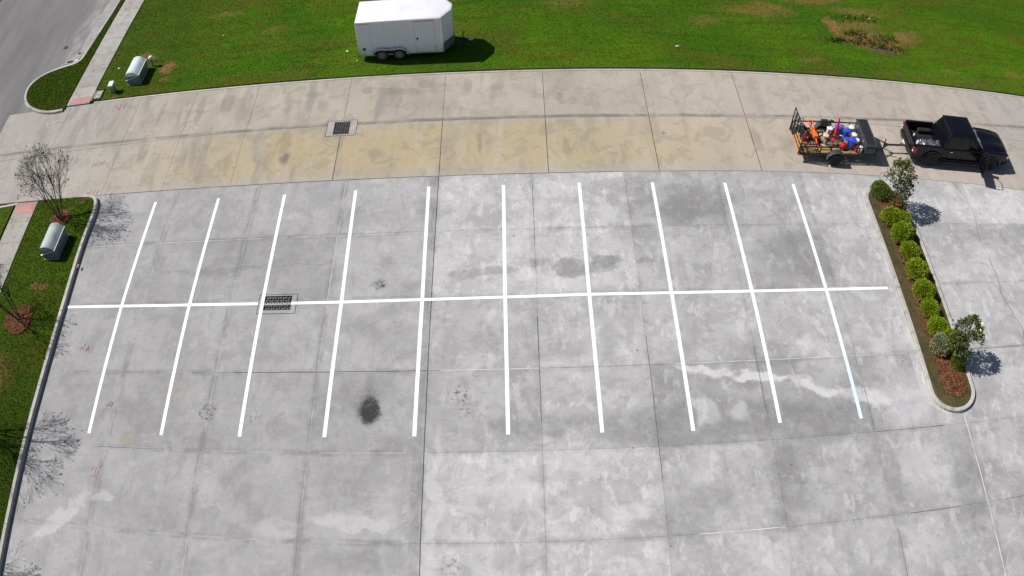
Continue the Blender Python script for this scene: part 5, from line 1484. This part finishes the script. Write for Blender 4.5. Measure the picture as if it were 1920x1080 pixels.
# hose coils and bits
def coil(x, y, z, rad, label, mat):
    b = MB()
    for q_ in range(3):
        P = [(x*0+(rad-.02*q_)*math.cos(a), (rad-.02*q_)*math.sin(a), .02+.03*q_) for a in np.linspace(0, 6.283, 17)]
        b.path(P, .014, 5)
    o = b.build('hose_coil', mat, None, loc=(x, y, z)); tag(o, label, 'hose', 'hoses on the utility trailer'); return o
coil(30.02, 7.75, DZ, .22, 'black hose coiled on the planks near the middle of the trailer', M['hose'])
coil(29.72, 8.62, DZ+.0, .20, 'black hose coiled by the far rail behind the orange machine', M['hose'])
coil(30.05, 8.30+.0, DZ+.0, .12, 'thin grey hose ring beside the cream pail', M['steel'])
e = empty('backpack_blower', (29.98, 8.78, DZ+.05)); tag(e, 'lumpy black blower hanging over the far rail', 'blower')
b = MB(); b.box(-.20, .16, -.10, .12, .18, .50, bevel=.06); b.build('housing', M['black_metal'], e)
b = MB(); b.path([(.15, 0, .42), (.32, 0, .50), (.45, 0, .42)], .05, 8); b.build('tube', M['hose'], e, smooth=True)
# planks, tubes and yellow frame along the near side
for k, (y_, x0, x1, z_, m_, lab) in enumerate(((7.42, 28.60, 30.25, .03, 'new_wood', 'long yellow wooden straightedge nearest the near rail'), (7.58, 28.62, 30.0, .02, 'deck_wood', 'brown board lying beside the yellow straightedge'), (7.70, 28.9, 29.9, .04, 'steel', 'flat steel bar lying across the rear planks'))):
    b = MB(); b.box(-(x1-x0)/2, (x1-x0)/2, -.03, .03, 0, .04, bevel=.004)
    o = b.build('board', M[m_], None, loc=((x0+x1)/2, y_, DZ+z_-.02)); o.rotation_euler = (0, 0, .02*(k-1)); tag(o, lab, 'board')
e = empty('layout_frame', (29.0, 7.42, DZ+.05)); tag(e, 'small yellow wooden layout frame on the near rear corner of the deck', 'frame')
for (p0, p1) in (((-.30, -.12, 0), (.42, -.12, 0)), ((-.30, .14, .02), (.40, .14, .02)), ((-.28, -.12, .0), (-.28, .14, .02)), ((.40, -.12, 0), (.34, .34, .10))):
    b = MB(); b.tube(p0, p1, .024, n=4); b.build('frame_bar', M['yellow'], e)
e = empty('folding_stand', (30.25, 7.62, DZ)); tag(e, 'grey steel folding stand with crossed legs near the trailer wheel', 'stand')
for (p0, p1) in (((-.4, -.10, .05), (.35, .12, .42)), ((.4, -.10, .05), (-.35, .12, .42)), ((-.4, .15, .05), (.35, .2, .42))):
    b = MB(); b.tube(p0, p1, .018, n=6); b.build('leg', M['steel'], e)
b = MB(); b.box(-.3, .3, .08, .24, .42, .45); b.build('top_plate', M['black_metal'], e)
scr = [(30.92, 7.95, .09, 'bucket_white', 'crushed white cup among the middle buckets'), (31.18, 7.72, .07, 'bucket_white', 'white rag on the planks by the near blue bucket'), (31.46, 7.55, .07, 'cream', 'cream rag beside the small white bucket'), (29.70, 7.98, .08, 'cream', 'cream tray behind the orange machine')]
for k, (x_, y_, s_, m_, lab) in enumerate(scr):
    o = scrap(x_, y_, DZ+.02, s_, M[m_], lab, seed=20+k); o.name = 'rag'; o['category'] = 'rag'
RL = random.Random(61)
CW = ['lying by the crossed legs of the grey stand', 'standing behind the small white bucket', 'standing between the far white and blue buckets', 'by the small fuel can among the buckets',
      'beside the left red fuel can', 'standing against the middle of the tool chest', 'lying behind the hose ring near the far rail', 'beside the orange machine on the planks',
      'at the foot of the near buckets with blue lids', 'just right of the base of the red cone', 'lying on the brown board', 'next to the cream rag by the tool chest']
SPT = [(30.42, 7.80), (30.75, 8.30), (31.15, 8.50), (31.22, 7.95), (30.50, 7.66), (31.50, 8.30), (30.10, 8.45), (29.62, 8.30), (31.02, 7.92), (30.48, 8.40), (29.60, 7.70), (31.45, 7.62)]
for k, (x_, y_) in enumerate(SPT):
    m_ = [M['bucket_white'], M['bucket_white'], M['orange'], M['hose'], M['cream'], M['blue']][k % 6]
    cn = ['white', 'white', 'orange', 'black', 'cream', 'blue'][k % 6]
    e = empty('spray_can', (x_, y_, DZ+.04)); e.rotation_euler = (math.radians(90 if k % 3 else 0), 0, RL.uniform(0, 6))
    tag(e, 'small %s marking paint can %s' % (cn, CW[k]), 'can', 'loose paint cans on the utility trailer')
    b = MB(); b.lathe([(.045, 0), (.045, .18), (.03, .21)], n=10); b.build('can_body', m_, e, smooth=True)
    b = MB(); b.lathe([(.032, .21), (.030, .245)], n=8); b.build('cap', M['bucket_white'] if k % 2 else M['orange'], e)
for k, (x_, y_, rz_) in enumerate(((29.15, 7.78, .2), (29.55, 7.52, -.1), (30.32, 7.45, .5))):
    e = empty('broom' if k else 'squeegee', (x_, y_, DZ+.05), rz_); tag(e, ['grey handled squeegee lying behind the yellow layout frame', 'broom with pale handle lying along the near rail', 'short broom with pale handle by the trailer wheel'][k], 'broom' if k else 'squeegee')
    b = MB(); b.tube((-.55, 0, 0), (.40, 0, .03), .013, n=6); b.build('handle', M['steel'] if k == 0 else M['cream'], e)
    b = MB(); b.box(.40, .46, -.16, .16, -.02, .05, bevel=.008); b.build('head', M['hose'], e)
for k in range(2):
    b = MB(); y0 = 7.25+1.55*k
    b.path([(30.5, y0, DZ+.38), (30.7, y0+(.3 if k == 0 else -.3), DZ+.46), (31.0, y0+(.5 if k == 0 else -.5), DZ+.44)], .012, 5)
    o = b.build('tie_strap', M['orange'] if k else M['gas_red']); tag(o, ['red tie strap over the near bucket', 'orange tie strap over the far buckets'][k], 'strap')
# load in the pickup bed
t = NT('clear_plastic'); nz = t.noise(14, 4, .7, vec=t.objc())
M['plastic'] = t.fin(t.mix(t.ramp(nz, .45, .62), (0.035, 0.028, 0.042), (0.22, 0.20, 0.25)), .22, 0, .6)
pt = bpy.data.objects['pickup_truck']
def in_bed(x, y, z):
    a = pt.rotation_euler.z
    return (34.12 + x*math.cos(a)-y*math.sin(a), 8.02 + x*math.sin(a)+y*math.cos(a), z)
rng = np.random.default_rng(90)
nx, ny = 26, 16
gx_, gy_ = np.meshgrid(np.linspace(-.62, .62, nx), np.linspace(-.26, .26, ny), indexing='ij')
zz = .16*np.clip(1-(gx_/.62)**4, 0, 1)*np.clip(1-(gy_/.26)**4, 0, 1) + rng.normal(0, .022, gx_.shape) + .03*np.sin(gx_*14+gy_*6)
V = np.stack([gx_, gy_, zz], 2).reshape(-1, 3)
F = np.array([[i*ny+j, (i+1)*ny+j, (i+1)*ny+j+1, i*ny+j+1] for i in range(nx-1) for j in range(ny-1)])
o = link_mesh('plastic_sheet', np_mesh('plastic_sheet', V, F, 4, M['plastic']), None, None, in_bed(.95, -.52, .96)); o.rotation_euler = (0, 0, pt.rotation_euler.z)
md = o.modifiers.new('thickness', 'SOLIDIFY'); md.thickness = .01
tag(o, 'crumpled violet grey plastic sheeting bundled in the pickup bed', 'plastic sheet')
b = MB(); b.box(-.60, .60, -.24, .24, 0, .26, bevel=.02)
o = b.build('storage_crate', M['box_grey'], None, loc=in_bed(.95, -.50, .715)); o.rotation_euler = (0, 0, pt.rotation_euler.z); tag(o, 'dark low crate under the plastic sheeting in the pickup bed', 'crate')
for k, (x_, y_, lab) in enumerate(((.38, -.36, 'white jug at the tailgate corner of the pickup bed'), (.48, -.62, 'white jug wedged beside the near bed wall of the pickup'))):
    e = empty('jug', in_bed(x_, y_, .715)); tag(e, lab, 'jug')
    b = MB(); b.lathe([(.08, 0), (.085, .22), (.05, .30), (.03, .33)], n=14); b.build('jug_body', M['bucket_white'], e, smooth=True)
    b = MB(); b.lathe([(.034, .33), (.034, .36)], n=12); b.build('cap', M['red_lens'] if k else M['blue'], e)
for k, (y_, lab) in enumerate(((-.28, 'bright steel pipe lying along the load in the pickup bed'), (-.20, 'second steel pipe beside the brighter one in the pickup bed'))):
    b = MB(); b.tube((-.62, 0, 0), (.55, .02, .04), .022, n=8)
    o = b.build('pipe', M['chrome'] if k == 0 else M['steel'], None, loc=in_bed(.95, y_, .98-.2*k)); o.rotation_euler = (0, 0, pt.rotation_euler.z+.03); tag(o, lab, 'pipe')
b = MB(); b.lathe([(.05, 0), (.05, .12), (.02, .15)], n=10); o = b.build('spray_can', M['bucket_white'], None, loc=in_bed(.42, .30, .715)); tag(o, 'small white spray can on the empty side of the pickup bed', 'can')
